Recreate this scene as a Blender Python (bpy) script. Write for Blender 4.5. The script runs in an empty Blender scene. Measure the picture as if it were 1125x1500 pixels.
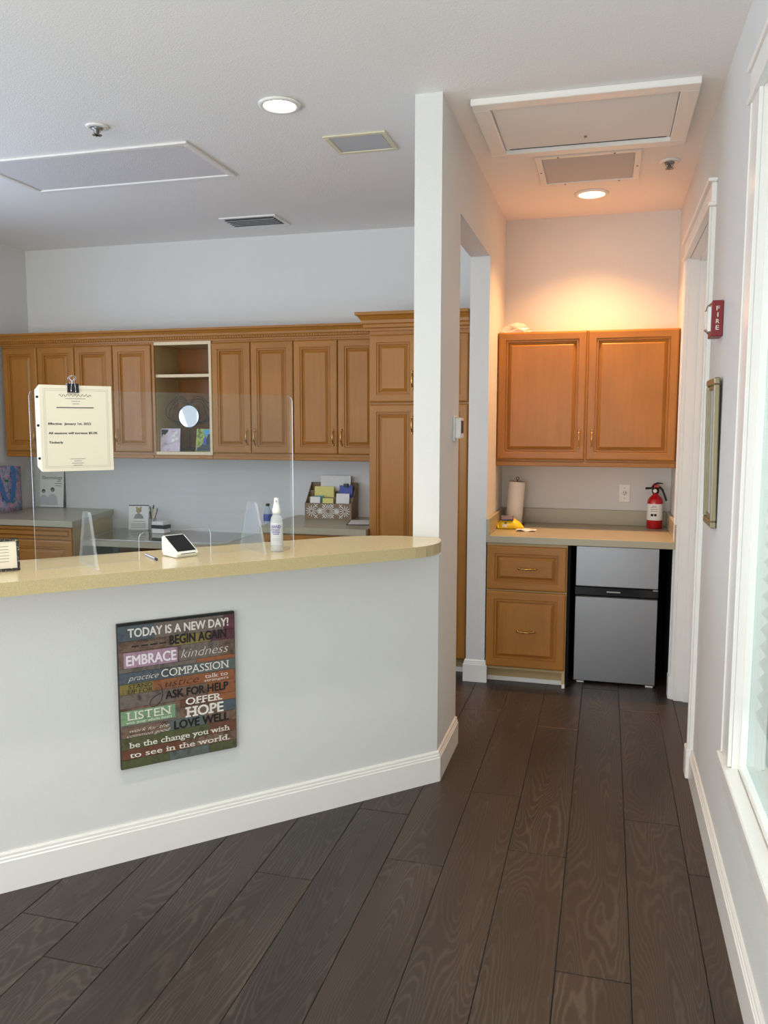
import bpy, math, random
from mathutils import Vector, Matrix
random.seed(7)
S = bpy.context.scene
C = bpy.context.collection
PI = math.pi

# ------------------------------------------------------------------ camera
cd = bpy.data.cameras.new('camera'); cam = bpy.data.objects.new('camera', cd); C.objects.link(cam)
PITCH, YAW, ROLL, FPX, CH = .10604, .26518, -.00149, 1197.27, 1.58
fw = Vector((-math.sin(YAW)*math.cos(PITCH), math.cos(YAW)*math.cos(PITCH), -math.sin(PITCH)))
rt = Vector((math.cos(YAW), math.sin(YAW), 0)); dn = fw.cross(rt)
r2 = math.cos(ROLL)*rt + math.sin(ROLL)*dn; d2 = -math.sin(ROLL)*rt + math.cos(ROLL)*dn
m = Matrix((r2, -d2, -fw)).transposed().to_4x4(); m.translation = (0, 0, CH)
cam.matrix_world = m
cd.sensor_fit = 'VERTICAL'; cd.sensor_height = 36; cd.lens = FPX/1500*36; cd.clip_start = .02
S.camera = cam

# ------------------------------------------------------------------ light and exposure
S.view_settings.view_transform = 'Standard'; S.view_settings.look = 'None'
S.view_settings.gamma = 1; S.view_settings.use_curve_mapping = False
S.view_settings.exposure = 0.0
w = bpy.data.worlds.new('world'); S.world = w; w.use_nodes = True
bg = w.node_tree.nodes['Background']; bg.inputs[0].default_value = (.80, .90, 1.0, 1); bg.inputs[1].default_value = .9

def area(name, loc, rot, sx, sy, power, col, spread=180):
    l = bpy.data.lights.new(name, 'AREA'); l.shape = 'RECTANGLE'; l.size = sx; l.size_y = sy
    l.energy = power; l.color = col; l.spread = math.radians(spread)
    o = bpy.data.objects.new(name, l); C.objects.link(o); o.location = loc; o.rotation_euler = rot
    return o
# daylight standing outside the windows of the room (behind the camera, left, right), plus an added left-front fill
area('daylight_rear', (-1.9, -2.75, 1.25), (PI/2+.75, 0, 0), 3.9, 2.2, 160, (1.0, .985, .96))
area('daylight_left', (-4.75, 3.1, 1.7), (0, -PI/2-.35, 0), 1.5, 1.8, 42, (.55, .70, 1.0))
area('fill_left_front', (-4.75, -.7, 1.3), (0, -PI/2-.35, 0), 2.0, 2.2, 72, (.90, .95, 1.0))  # added unseen light, no known window there; brightens the right wall
area('daylight_right', (.95, 1.9, 1.55), (0, PI/2, 0), 2.1, 1.7, 21, (.95, .98, 1.0))

# ------------------------------------------------------------------ materials
def lin(c):
    return tuple(((v/255)/12.92 if v/255 <= .04045 else ((v/255+.055)/1.055)**2.4) for v in c) + (1,)
class N:
    def __init__(s, name):
        s.m = bpy.data.materials.new(name); s.m.use_nodes = True
        s.t = s.m.node_tree; s.b = s.t.nodes['Principled BSDF']; s.out = s.t.nodes['Material Output']
    def n(s, typ, **kw):
        x = s.t.nodes.new(typ)
        for k, v in kw.items(): setattr(x, k, v)
        return x
    def l(s, a, b): s.t.links.new(a, b)
    def math(s, op, a, b=None):
        x = s.n('ShaderNodeMath', operation=op)
        for i, v in enumerate((a, b)):
            if v is None: continue
            if isinstance(v, (int, float)): x.inputs[i].default_value = v
            else: s.l(v, x.inputs[i])
        return x.outputs[0]
    def ramp(s, f, stops):
        r = s.n('ShaderNodeValToRGB'); e = r.color_ramp.elements
        while len(e) < len(stops): e.new(.5)
        for i, (p, c) in enumerate(stops): e[i].position = p; e[i].color = c
        s.l(f, r.inputs[0]); return r.outputs[0]
    def coord(s, scale=(1, 1, 1), rnd=0, kind='Object'):
        tc = s.n('ShaderNodeTexCoord'); mp = s.n('ShaderNodeMapping'); mp.inputs['Scale'].default_value = scale
        v = tc.outputs[kind]
        if rnd:
            oi = s.n('ShaderNodeObjectInfo'); cb = s.n('ShaderNodeCombineXYZ')
            a = s.math('MULTIPLY', oi.outputs['Random'], rnd); b = s.math('MULTIPLY', oi.outputs['Random'], rnd*2.7)
            s.l(a, cb.inputs[0]); s.l(b, cb.inputs[1]); s.l(a, cb.inputs[2])
            va = s.n('ShaderNodeVectorMath', operation='ADD'); s.l(v, va.inputs[0]); s.l(cb.outputs[0], va.inputs[1]); v = va.outputs[0]
        s.l(v, mp.inputs[0]); return mp.outputs[0]
    def noise(s, vec, scale, detail=3, rough=.5, dist=0):
        x = s.n('ShaderNodeTexNoise'); x.inputs['Scale'].default_value = scale; x.inputs['Detail'].default_value = detail
        x.inputs['Roughness'].default_value = rough; x.inputs['Distortion'].default_value = dist
        s.l(vec, x.inputs['Vector']); return x.outputs['Fac']
    def mix(s, f, a, b, typ='MIX'):
        x = s.n('ShaderNodeMix', data_type='RGBA', blend_type=typ)
        if isinstance(f, (int, float)): x.inputs[0].default_value = f
        else: s.l(f, x.inputs[0])
        for i, v in ((6, a), (7, b)):
            if isinstance(v, tuple): x.inputs[i].default_value = v
            else: s.l(v, x.inputs[i])
        return x.outputs[2]
    def bump(s, h, strength, dist=.002):
        x = s.n('ShaderNodeBump'); x.inputs['Strength'].default_value = strength; x.inputs['Distance'].default_value = dist
        s.l(h, x.inputs['Height']); s.l(x.outputs[0], s.b.inputs['Normal'])
    def set(s, col=None, rough=.5, metal=0, coat=0, spec=None):
        if col is not None:
            if isinstance(col, tuple): s.b.inputs['Base Color'].default_value = col
            else: s.l(col, s.b.inputs['Base Color'])
        s.b.inputs['Roughness'].default_value = rough; s.b.inputs['Metallic'].default_value = metal
        s.b.inputs['Coat Weight'].default_value = coat
        if spec is not None: s.b.inputs['Specular IOR Level'].default_value = spec
        return s
M = {}
def plain(name, rgb, rough=.5, metal=0, coat=0, bump=None, var=0, spec=None):
    k = N(name); col = lin(rgb)
    if var:
        f = k.noise(k.coord(), 14, 4)
        c2 = tuple(min(1, v*(1+var)) for v in col[:3])+(1,); c1 = tuple(v*(1-var) for v in col[:3])+(1,)
        col = k.ramp(f, [(.3, c1), (.7, c2)])
    k.set(col, rough, metal, coat, spec)
    if bump: k.bump(k.noise(k.coord(), bump[0], 3), bump[1], bump[2] if len(bump) > 2 else .002)
    M[name] = k.m; return k.m
plain('wall_paint', (222, 222, 219), .6, bump=(170, .35, .003))
plain('ceiling_paint', (246, 244, 240), .8, bump=(150, .5, .003))
plain('trim_white', (240, 238, 232), .28)
plain('matte_white', (236, 236, 233), .55)
plain('plastic_white', (240, 239, 234), .35)
plain('plastic_cream', (226, 221, 190), .45)
plain('black', (14, 14, 15), .4)
plain('black_gloss', (10, 11, 13), .12)
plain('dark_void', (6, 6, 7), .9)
plain('red', (186, 12, 28), .25, coat=.4)
plain('alarm_red', (128, 26, 32), .4)
plain('brass', (190, 150, 84), .25, metal=1)
plain('brass_dark', (205, 165, 96), .24, metal=1)
plain('wire_brown', (52, 34, 24), .5)
plain('chrome', (200, 200, 202), .15, metal=1)
plain('grey_metal', (150, 148, 145), .4, metal=1)
plain('grille_grey', (196, 198, 200), .7)
plain('paper', (238, 237, 232), .7)
plain('paper_cream', (220, 213, 192), .6)
plain('ink', (30, 28, 28), .7)
plain('ink_grey', (150, 146, 138), .7)
plain('yellow', (246, 216, 40), .4)
plain('pale_yellow', (232, 222, 130), .6)
plain('navy', (22, 26, 96), .35)
plain('blue', (70, 86, 168), .5)
plain('sky_blue', (88, 160, 205), .5)
plain('teal', (60, 150, 140), .5)
plain('purple', (74, 52, 130), .5)
plain('strap_blue', (78, 128, 186), .7)
plain('frame_champagne', (150, 142, 112), .35, metal=.6)
plain('towel_paper', (238, 234, 228), .85, bump=(220, .4, .002))
plain('organizer_brown', (138, 116, 90), .6, var=.1)
plain('shade_cloth', (196, 199, 194), .8)
plain('led_off', (228, 226, 226), .5, bump=(260, .8, .003))
plain('pink', (214, 176, 190), .6)
plain('green', (60, 140, 100), .6)

def wood(name, rgb, horiz):
    k = N(name)
    sc = (1.2, 3, 14) if horiz else (14, 3, 1.2)
    if horiz: sc = (1.2, 14, 14)
    else: sc = (14, 14, 1.2)
    v = k.coord(sc, rnd=31)
    f = k.noise(v, 2.2, 6, .6, .6)
    g = k.noise(k.coord((2.2, 2.2, 2.2), rnd=17), 1.6, 2)
    c = lin(rgb); a = tuple(x*.82 for x in c[:3])+(1,); b = tuple(min(1, x*1.14) for x in c[:3])+(1,)
    col = k.ramp(f, [(.25, a), (.75, b)])
    col = k.mix(.35, col, k.ramp(g, [(.3, tuple(x*.75 for x in c[:3])+(1,)), (.7, b)]))
    k.set(col, .36, coat=.0, spec=.38)
    M[name] = k.m
wood('maple', (170, 114, 47), False); wood('maple_cross', (168, 112, 45), True)
wood('maple_dark', (140, 92, 46), False)
plain('maple_edge', (226, 205, 168), .5)
plain('cabinet_side', (190, 165, 118), .55)

def laminate(name, rgb, rough):
    k = N(name); c = lin(rgb)
    f = k.noise(k.coord(), 420, 2, .7)
    col = k.ramp(f, [(.35, tuple(x*.80 for x in c[:3])+(1,)), (.65, tuple(min(1, x*1.12) for x in c[:3])+(1,))])
    k.set(col, rough, spec=.5); M[name] = k.m
laminate('bar_laminate', (228, 210, 166), .2)
laminate('khaki_laminate', (176, 168, 142), .3)
laminate('bar_edge', (196, 178, 132), .45)

def floor_mat():
    k = N('plank_wood')
    oi = k.n('ShaderNodeObjectInfo'); rnd = oi.outputs['Random']
    v = k.coord((1, 1, 1), rnd=23)
    mp = k.n('ShaderNodeMapping'); mp.inputs['Scale'].default_value = (8.0, .95, 1); k.l(v, mp.inputs[0])
    field = k.noise(mp.outputs[0], 1.0, 1.0, .35, .25)
    mpf = k.n('ShaderNodeMapping'); mpf.inputs['Scale'].default_value = (38, 14, 1); k.l(v, mpf.inputs[0])
    wob = k.noise(mpf.outputs[0], 1.0, 2, .6)
    field = k.math('ADD', field, k.math('MULTIPLY', wob, .030))
    rings = k.math('PINGPONG', k.math('MULTIPLY', field, 64), 1)
    line = k.ramp(rings, [(.0, (0, 0, 0, 1)), (.45, (0, 0, 0, 1)), (.95, (1, 1, 1, 1))])
    mp2 = k.n('ShaderNodeMapping'); mp2.inputs['Scale'].default_value = (210, 7, 1); k.l(v, mp2.inputs[0])
    fib = k.noise(mp2.outputs[0], 1.0, 3, .6)
    mp3 = k.n('ShaderNodeMapping'); mp3.inputs['Scale'].default_value = (5, 1.1, 1); k.l(v, mp3.inputs[0])
    blot = k.noise(mp3.outputs[0], 1.0, 2)
    base = k.ramp(blot, [(.3, lin((33, 28, 26))), (.7, lin((60, 50, 44)))])
    tint = k.ramp(rnd, [(0, lin((38, 34, 32))), (.5, lin((53, 44, 39))), (1, lin((58, 43, 36)))])
    base = k.mix(.55, base, tint)
    base = k.mix(k.math('MULTIPLY', fib, .24), base, lin((92, 80, 70)))
    amt = k.math('MULTIPLY', k.math('MULTIPLY', line, .26), k.ramp(blot, [(.3, (.15, .15, .15, 1)), (.65, (1, 1, 1, 1))]))
    col = k.mix(amt, base, lin((122, 112, 100)))
    k.set(col, .42, spec=.4)
    k.bump(k.math('ADD', fib, k.math('MULTIPLY', line, -.8)), .25, .001)
    M['plank_wood'] = k.m
floor_mat()

def clear(name, tint, rough=.0, ior=1.45, cap=1.0):
    k = N(name); k.t.nodes.remove(k.b)
    tr = k.n('ShaderNodeBsdfTransparent'); tr.inputs[0].default_value = tint
    gl = k.n('ShaderNodeBsdfGlossy'); gl.inputs['Roughness'].default_value = rough
    fr = k.n('ShaderNodeLayerWeight'); fr.inputs['Blend'].default_value = .5; r0 = ((ior-1)/(ior+1))**2
    fz = k.math('ADD', k.math('MULTIPLY', k.math('POWER', fr.outputs['Facing'], 5.0), 1-r0), r0)
    mx = k.n('ShaderNodeMixShader'); k.l(k.math('MULTIPLY', fz, cap), mx.inputs[0]); k.l(tr.outputs[0], mx.inputs[1]); k.l(gl.outputs[0], mx.inputs[2])
    k.l(mx.outputs[0], k.out.inputs[0]); M[name] = k.m
clear('acrylic', (.975, .985, .985, 1)); clear('window_glass', (.86, .92, .90, 1), ior=1.5); clear('bottle_clear', (.90, .93, .94, 1), .03)
def frosty(name, rgb, f):
    k = N(name); k.t.nodes.remove(k.b)
    tr = k.n('ShaderNodeBsdfTransparent'); tr.inputs[0].default_value = (.97, .99, 1, 1)
    df = k.n('ShaderNodeBsdfPrincipled'); df.inputs['Base Color'].default_value = lin(rgb); df.inputs['Roughness'].default_value = .15
    mx = k.n('ShaderNodeMixShader'); mx.inputs[0].default_value = f; k.l(tr.outputs[0], mx.inputs[1]); k.l(df.outputs[0], mx.inputs[2])
    k.l(mx.outputs[0], k.out.inputs[0]); M[name] = k.m
frosty('acrylic_edge', (244, 248, 250), .6); frosty('acrylic_foot', (236, 246, 252), .06); frosty('acrylic_rim', (244, 248, 250), .22); frosty('bottle_haze', (238, 241, 243), .38); frosty('bottle_blue', (190, 214, 236), .35); frosty('cup_haze', (240, 243, 245), .14); frosty('label_film', (238, 238, 242), .55); frosty('plastic_bag', (244, 240, 232), .45)
frosty('sleeve_film', (246, 244, 236), .12)
def trans(name, rgb, f):
    k = N(name); k.b.inputs['Base Color'].default_value = lin(rgb); k.b.inputs['Roughness'].default_value = .8
    t = k.n('ShaderNodeBsdfTranslucent'); t.inputs[0].default_value = lin(rgb)
    mx = k.n('ShaderNodeMixShader'); mx.inputs[0].default_value = f; k.l(k.b.outputs[0], mx.inputs[1]); k.l(t.outputs[0], mx.inputs[2])
    k.l(mx.outputs[0], k.out.inputs[0]); M[name] = k.m
trans('shade_cloth', (206, 209, 205), .42)
def emit(name, col, s):
    k = N(name); k.t.nodes.remove(k.b); e = k.n('ShaderNodeEmission'); e.inputs[0].default_value = col; e.inputs[1].default_value = s
    k.l(e.outputs[0], k.out.inputs[0]); M[name] = k.m
emit('lamp_white', (1, .97, .92, 1), 9); emit('lamp_warm', (1, .66, .36, 1), 16)
def steel():
    k = N('steel'); v = k.coord((1, 1, 160)); f = k.noise(v, 3, 2)
    k.set(lin((150, 152, 155)), .36, 1); k.l(k.ramp(f, [(.3, (.30,)*3+(1,)), (.7, (.42,)*3+(1,))]), k.b.inputs['Roughness']); M['steel'] = k.m
steel()
def mottled(name, cols, scale, rough=.5, detail=2):
    k = N(name); f = k.noise(k.coord(rnd=9), scale, detail, .6, .4)
    n = len(cols); st = []
    for i, c in enumerate(cols): st += [(.28+.44*i/(n-1), lin(c))]
    k.set(k.ramp(f, st), rough); M[name] = k.m
mottled('beaded_black', [(12, 11, 10), (20, 18, 16), (40, 34, 26), (225, 215, 190)], 160, .3)
mottled('tote_print', [(150, 110, 150), (214, 160, 190), (196, 186, 214), (96, 150, 176), (212, 140, 172)], 26, .7)
mottled('photo_green', [(40, 52, 28), (120, 140, 50), (180, 190, 90), (60, 80, 40)], 34)
mottled('photo_lilac', [(206, 190, 206), (214, 200, 212), (170, 150, 168)], 26)
mottled('sign_brown', [(61, 45, 38), (99, 76, 63), (123, 100, 85), (73, 54, 45)], 30, .5, 5)
mottled('sign_grey', [(70, 63, 58), (118, 106, 98), (91, 80, 74)], 34, .5, 5)
mottled('sign_blue', [(51, 61, 73), (82, 92, 99), (60, 61, 66)], 30, .5, 5)
mottled('sign_maroon', [(78, 37, 50), (103, 58, 70)], 30, .5, 5)
mottled('sign_olive', [(87, 79, 44), (138, 120, 63), (115, 103, 62)], 30, .5, 5)
mottled('sign_orange', [(109, 64, 42), (152, 93, 57), (120, 78, 56)], 30, .5, 5)
mottled('sign_teal', [(67, 78, 80), (96, 104, 100), (70, 70, 68)], 30, .5, 5)
mottled('sign_purple', [(147, 114, 134), (175, 141, 159), (127, 96, 114)], 30, .5, 5)
mottled('sign_green', [(98, 135, 97), (127, 159, 121), (90, 124, 90)], 30, .5, 5)
mottled('sign_moss', [(50, 57, 38), (86, 90, 57), (67, 58, 42)], 30, .5, 5)
mottled('sign_rust', [(84, 49, 38), (110, 70, 52), (70, 46, 38)], 30, .5, 5)
mottled('lettering_white', [(214, 206, 194), (240, 236, 228)], 60, .6)
plain('lettering_black', (22, 20, 20), .6)
plain('lettering_purple_white', (236, 226, 232), .6)

# ------------------------------------------------------------------ mesh helpers
class MB:
    def __init__(s): s.v = []; s.f = []; s.mi = []; s.sm = []
    def face(s, idx, mi=0, sm=False): s.f.append(tuple(idx)); s.mi.append(mi); s.sm.append(sm)
    def box(s, x0, x1, y0, y1, z0, z1, mi=0, b=0):
        if b:
            return s.bevbox(x0, x1, y0, y1, z0, z1, b, mi)
        n = len(s.v)
        s.v += [(x, y, z) for z in (z0, z1) for (x, y) in ((x0, y0), (x1, y0), (x1, y1), (x0, y1))]
        for q in ((3, 2, 1, 0), (4, 5, 6, 7), (0, 1, 5, 4), (1, 2, 6, 5), (2, 3, 7, 6), (3, 0, 4, 7)): s.face([n+i for i in q], mi)
        return s
    def bevbox(s, x0, x1, y0, y1, z0, z1, b, mi=0):
        # chamfered box: 24 vertices
        n = len(s.v); X = (x0, x1); Y = (y0, y1); Z = (z0, z1); ix = {}
        sg = (1, -1)
        for i in (0, 1):
            for j in (0, 1):
                for k in (0, 1):
                    for a in range(3):
                        p = [X[i]+sg[i]*b, Y[j]+sg[j]*b, Z[k]+sg[k]*b]
                        p[a] = (X[i], Y[j], Z[k])[a]
                        ix[(i, j, k, a)] = len(s.v); s.v.append(tuple(p))
        def add(q):
            pts = [Vector(s.v[t]) for t in q]; c = sum(pts, Vector())/len(pts)
            nn = (pts[1]-pts[0]).cross(pts[2]-pts[0]); ctr = Vector(((x0+x1)/2, (y0+y1)/2, (z0+z1)/2))
            if nn.dot(c-ctr) < 0: q = q[::-1]
            s.face(q, mi)
        for i in (0, 1):
            add([ix[(i, 0, 0, 0)], ix[(i, 1, 0, 0)], ix[(i, 1, 1, 0)], ix[(i, 0, 1, 0)]])
            add([ix[(0, i, 0, 1)], ix[(1, i, 0, 1)], ix[(1, i, 1, 1)], ix[(0, i, 1, 1)]])
            add([ix[(0, 0, i, 2)], ix[(1, 0, i, 2)], ix[(1, 1, i, 2)], ix[(0, 1, i, 2)]])
            for j in (0, 1):
                add([ix[(i, j, 0, 0)], ix[(i, j, 1, 0)], ix[(i, j, 1, 1)], ix[(i, j, 0, 1)]])
                add([ix[(i, 0, j, 0)], ix[(i, 1, j, 0)], ix[(i, 1, j, 2)], ix[(i, 0, j, 2)]])
                add([ix[(0, i, j, 1)], ix[(1, i, j, 1)], ix[(1, i, j, 2)], ix[(0, i, j, 2)]])
                for k in (0, 1): add([ix[(i, j, k, 0)], ix[(i, j, k, 1)], ix[(i, j, k, 2)]])
        return s
    def prism(s, poly, z0, z1, mi=0, side=None):
        n = len(s.v); k = len(poly)
        a = sum(poly[i][0]*poly[(i+1) % k][1]-poly[(i+1) % k][0]*poly[i][1] for i in range(k))
        if a < 0: poly = poly[::-1]
        s.v += [(x, y, z0) for x, y in poly]+[(x, y, z1) for x, y in poly]
        s.face([n+i for i in range(k)][::-1], mi); s.face([n+k+i for i in range(k)], mi)
        for i in range(k): s.face([n+i, n+(i+1) % k, n+k+(i+1) % k, n+k+i], mi if side is None else side)
        return s
    def prism_y(s, poly, y0, y1, mi=0, side=None):   # poly in x,z
        n = len(s.v); k = len(poly)
        a = sum(poly[i][0]*poly[(i+1) % k][1]-poly[(i+1) % k][0]*poly[i][1] for i in range(k))
        if a < 0: poly = poly[::-1]
        s.v += [(x, y0, z) for x, z in poly]+[(x, y1, z) for x, z in poly]
        s.face([n+i for i in range(k)], mi); s.face([n+k+i for i in range(k)][::-1], mi)
        for i in range(k): s.face([n+(i+1) % k, n+i, n+k+i, n+k+(i+1) % k], mi if side is None else side)
        return s
    def prism_x(s, poly, x0, x1, mi=0, side=None):   # poly in y,z
        n = len(s.v); k = len(poly)
        a = sum(poly[i][0]*poly[(i+1) % k][1]-poly[(i+1) % k][0]*poly[i][1] for i in range(k))
        if a < 0: poly = poly[::-1]
        s.v += [(x0, y, z) for y, z in poly]+[(x1, y, z) for y, z in poly]
        s.face([n+i for i in range(k)][::-1], mi); s.face([n+k+i for i in range(k)], mi)
        for i in range(k): s.face([n+i, n+(i+1) % k, n+k+(i+1) % k, n+k+i], mi if side is None else side)
        return s
    def lathe(s, prof, c=(0, 0, 0), n=24, mi=0, axis='z', smooth=True):
        b = len(s.v)
        for r, h in prof:
            for i in range(n):
                a = 2*PI*i/n; p = (r*math.cos(a), r*math.sin(a), h)
                if axis == 'y': p = (p[0], p[2], p[1])
                if axis == 'x': p = (p[2], p[0], p[1])
                s.v.append((c[0]+p[0], c[1]+p[1], c[2]+p[2]))
        for j in range(len(prof)-1):
            for i in range(n):
                q = [b+j*n+i, b+j*n+(i+1) % n, b+(j+1)*n+(i+1) % n, b+(j+1)*n+i]
                s.face(q[::-1] if axis == 'y' else q, mi, smooth)
        if prof[0][0] > 1e-6: s.face([b+i for i in range(n)][::-1], mi)
        if prof[-1][0] > 1e-6: s.face([b+(len(prof)-1)*n+i for i in range(n)], mi)
        return s
    def tube(s, pts, r, n=8, mi=0, closed=False):
        b = len(s.v); P = [Vector(p) for p in pts]; k = len(P)
        R = r if isinstance(r, (list, tuple)) else [r]*k
        up = None
        for i in range(k):
            if closed: t = (P[(i+1) % k]-P[i-1]).normalized()
            else: t = (P[min(i+1, k-1)]-P[max(i-1, 0)]).normalized()
            if up is None: up = Vector((0, 0, 1)) if abs(t.z) < .9 else Vector((1, 0, 0))
            x = t.cross(up).normalized(); up = x.cross(t).normalized()
            for j in range(n):
                a = 2*PI*j/n; s.v.append(tuple(P[i]+R[i]*(math.cos(a)*x+math.sin(a)*up)))
        for i in range(k if closed else k-1):
            for j in range(n):
                i2 = (i+1) % k
                s.face([b+i*n+j, b+i2*n+j, b+i2*n+(j+1) % n, b+i*n+(j+1) % n][::-1], mi, True)
        if not closed:
            s.face([b+j for j in range(n)], mi); s.face([b+(k-1)*n+j for j in range(n)][::-1], mi)
        return s
    def sweep(s, path, prof, mi=0):   # profile (offset to the right of the path, z); mitred
        P = [Vector((x, y)) for x, y in path]; k = len(P); b = len(s.v); m = len(prof)
        for i in range(k):
            ns = []
            if i > 0: d = (P[i]-P[i-1]).normalized(); ns.append(Vector((d.y, -d.x)))
            if i < k-1: d = (P[i+1]-P[i]).normalized(); ns.append(Vector((d.y, -d.x)))
            nn = ns[0] if len(ns) == 1 else (ns[0]+ns[1])/(1+ns[0].dot(ns[1]))
            for o, z in prof: s.v.append((P[i].x+nn.x*o, P[i].y+nn.y*o, z))
        for i in range(k-1):
            for j in range(m-1):
                s.face([b+i*m+j, b+(i+1)*m+j, b+(i+1)*m+j+1, b+i*m+j+1], mi)
        s.face([b+j for j in range(m)], mi); s.face([b+(k-1)*m+j for j in range(m)][::-1], mi)
        return s
    def mesh(s, name, mats):
        me = bpy.data.meshes.new(name); me.from_pydata(s.v, [], s.f)
        for x in (mats if isinstance(mats, (list, tuple)) else [mats]): me.materials.append(M[x] if isinstance(x, str) else x)
        for p, mi, sm in zip(me.polygons, s.mi, s.sm): p.material_index = mi; p.use_smooth = sm
        me.update(); return me
    def build(s, name, mats, parent=None, loc=None, rot=None):
        o = bpy.data.objects.new(name, s.mesh(name, mats)); C.objects.link(o)
        if parent: o.parent = parent
        if loc: o.location = loc
        if rot: o.rotation_euler = rot
        return o
def tag(o, label=None, cat=None, group=None, kind=None):
    if label: o['label'] = label
    if cat: o['category'] = cat
    if group: o['group'] = group
    if kind: o['kind'] = kind
    return o
def thing(name, label, cat, loc=(0, 0, 0), rz=0, group=None, rot=None):
    o = bpy.data.objects.new(name, None); C.objects.link(o); o.location = loc
    o.rotation_euler = rot if rot else (0, 0, rz); o.empty_display_size = .05
    return tag(o, label, cat, group)
def struct(mb, name, mats, parent=None):
    o = mb.build(name, mats, parent)
    if not parent: tag(o, kind='structure')
    return o
def linkdata(name, me, parent, loc=(0, 0, 0), rot=(0, 0, 0)):
    o = bpy.data.objects.new(name, me); C.objects.link(o); o.parent = parent; o.location = loc; o.rotation_euler = rot; return o

# text: flat lettering fitted into x0..x1 and cap height, on the plane y = yy facing -y
def text(s, x0, x1, z, cap, parent, mat, yy=0, bold=0.0, shear=0.0, serif=0, name='lettering', fit=True, wave=0, up=None):
    cu = bpy.data.curves.new('t', 'FONT'); cu.body = s; cu.size = 1; cu.offset = min(0, bold); cu.shear = shear; cu.resolution_u = 3
    ob = bpy.data.objects.new('t', cu); C.objects.link(ob)
    dg = bpy.context.evaluated_depsgraph_get()
    me = bpy.data.meshes.new_from_object(ob.evaluated_get(dg)); bpy.data.objects.remove(ob); bpy.data.curves.remove(cu)
    V = [v.co.copy() for v in me.vertices]; F = [tuple(p.vertices) for p in me.polygons]
    bpy.data.meshes.remove(me)
    if serif:
        from collections import Counter
        ec = Counter()
        for f in F:
            for i in range(len(f)): ec[tuple(sorted((f[i], f[(i+1) % len(f)])))] += 1
        base = [0]; tops = set()
        hs = [0.0, .682, .449]
        ex = []
        for (a, b), c in ec.items():
            if c == 1 and abs(V[a].y-V[b].y) < .012:
                L = abs(V[a].x-V[b].x); y = (V[a].y+V[b].y)/2
                if .05 < L < .20 and any(abs(y-h) < .05 for h in hs):
                    cx = (V[a].x+V[b].x)/2; ex.append((cx, y, L))
        for cx, y, L in ex:
            ww = L/2+.085*serif; t = .065*serif
            ya, yb = (y, y+t) if y < .1 else (y-t, y)
            n = len(V); V += [Vector((cx-ww, ya, 0)), Vector((cx+ww, ya, 0)), Vector((cx+ww, yb, 0)), Vector((cx-ww, yb, 0))]; F.append((n, n+1, n+2, n+3))
    if bold > 0:
        nv, nf = len(V), list(F); b0 = list(V)
        for q, (ax, ay) in enumerate(((-1, 0), (1, 0), (0, -.7), (0, .7))):
            o_ = len(V); V += [Vector((v.x+ax*bold, v.y+ay*bold, .00002*(q+1))) for v in b0]; F += [tuple(i+o_ for i in f) for f in nf]
    mn = min(v.x for v in V); mx = max(v.x for v in V); sx = (x1-x0)/(mx-mn); sz = cap/.682
    if not fit: sx = sz
    vs = []
    for v in V:
        z2 = v.y*sz + (wave*math.sin(v.x*5.1)*cap if wave else 0)
        vs.append((x0+(v.x-mn)*sx, yy-v.z, z+z2))
    k = MB(); k.v = vs
    for f in F: k.face(f)
    me = k.mesh(name, mat)
    for p in me.polygons:
        if p.normal.y > 0: p.flip()
    o = bpy.data.objects.new(name, me); C.objects.link(o); o.parent = parent
    return o

# ------------------------------------------------------------------ the room
XL, XR, XH, XH2, YB, ZC, YR = -4.47, .412, -.69, -.806, 5.65, 2.938, -2.6
# floor with its planks
fl = struct(MB().box(XL-.1, XR+.2, YR-.1, YB+.1, -.06, -.0035), 'floor', 'dark_void')
PW = .2115
joints = {0: [1.2, 2.93, 4.75], 1: [1.65, 3.29, 4.62], 2: [.55, 2.28, 4.95], 3: [1.4, 2.93, 4.24], 4: [1.55, 3.38, 5.0], 5: [.9, 2.75, 4.4],
          6: [1.6, 3.1, 4.7], 7: [.6, 2.54, 4.2], 8: [1.3, 3.2], 9: [.9, 1.942, 3.4], 10: [.4, 2.112, 3.9]}
def plank(x0, x1, y0, y1):
    g = .0011; b = .002; h = .0035
    x0 += g; x1 -= g; y0 += g; y1 -= g
    lx, ly = x1-x0, y1-y0
    k = MB(); k.v = [(0, 0, -h), (lx, 0, -h), (lx, ly, -h), (0, ly, -h), (0, 0, -b*.6), (lx, 0, -b*.6), (lx, ly, -b*.6), (0, ly, -b*.6),
                     (b, b, 0), (lx-b, b, 0), (lx-b, ly-b, 0), (b, ly-b, 0)]
    for q in ((8, 9, 10, 11), (4, 5, 9, 8), (5, 6, 10, 9), (6, 7, 11, 10), (7, 4, 8, 11), (0, 1, 5, 4), (1, 2, 6, 5), (2, 3, 7, 6), (3, 0, 4, 7)): k.face(q)
    k.build('plank', 'plank_wood', fl, (x0, y0, 0))
for i in range(0, 24):
    xa = .3225-PW*i; xb = xa+PW
    if xa < XL-.2: break
    xb = min(xb, XR); xa = max(xa, XL)
    js = joints.get(i) or [random.uniform(-.6, .4)+q for q in (0, 1.7, 3.3, 4.9)]
    ys = [-1.6]+[j for j in js if -1.5 < j < 5.6]+[YB]
    for a, b in zip(ys[:-1], ys[1:]): plank(xa, xb, a, b)
struct(MB().box(XL, XR, YR, -1.602, -.003, 0), 'floor_entry', 'plank_wood')
struct(MB().box(XL-.1, XR+.2, YR-.1, YB+.1, ZC, ZC+.08), 'ceiling', 'ceiling_paint')
struct(MB().box(XL-.1, XR+.2, YB, YB+.1, 0, ZC), 'wall_back', 'wall_paint')
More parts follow.
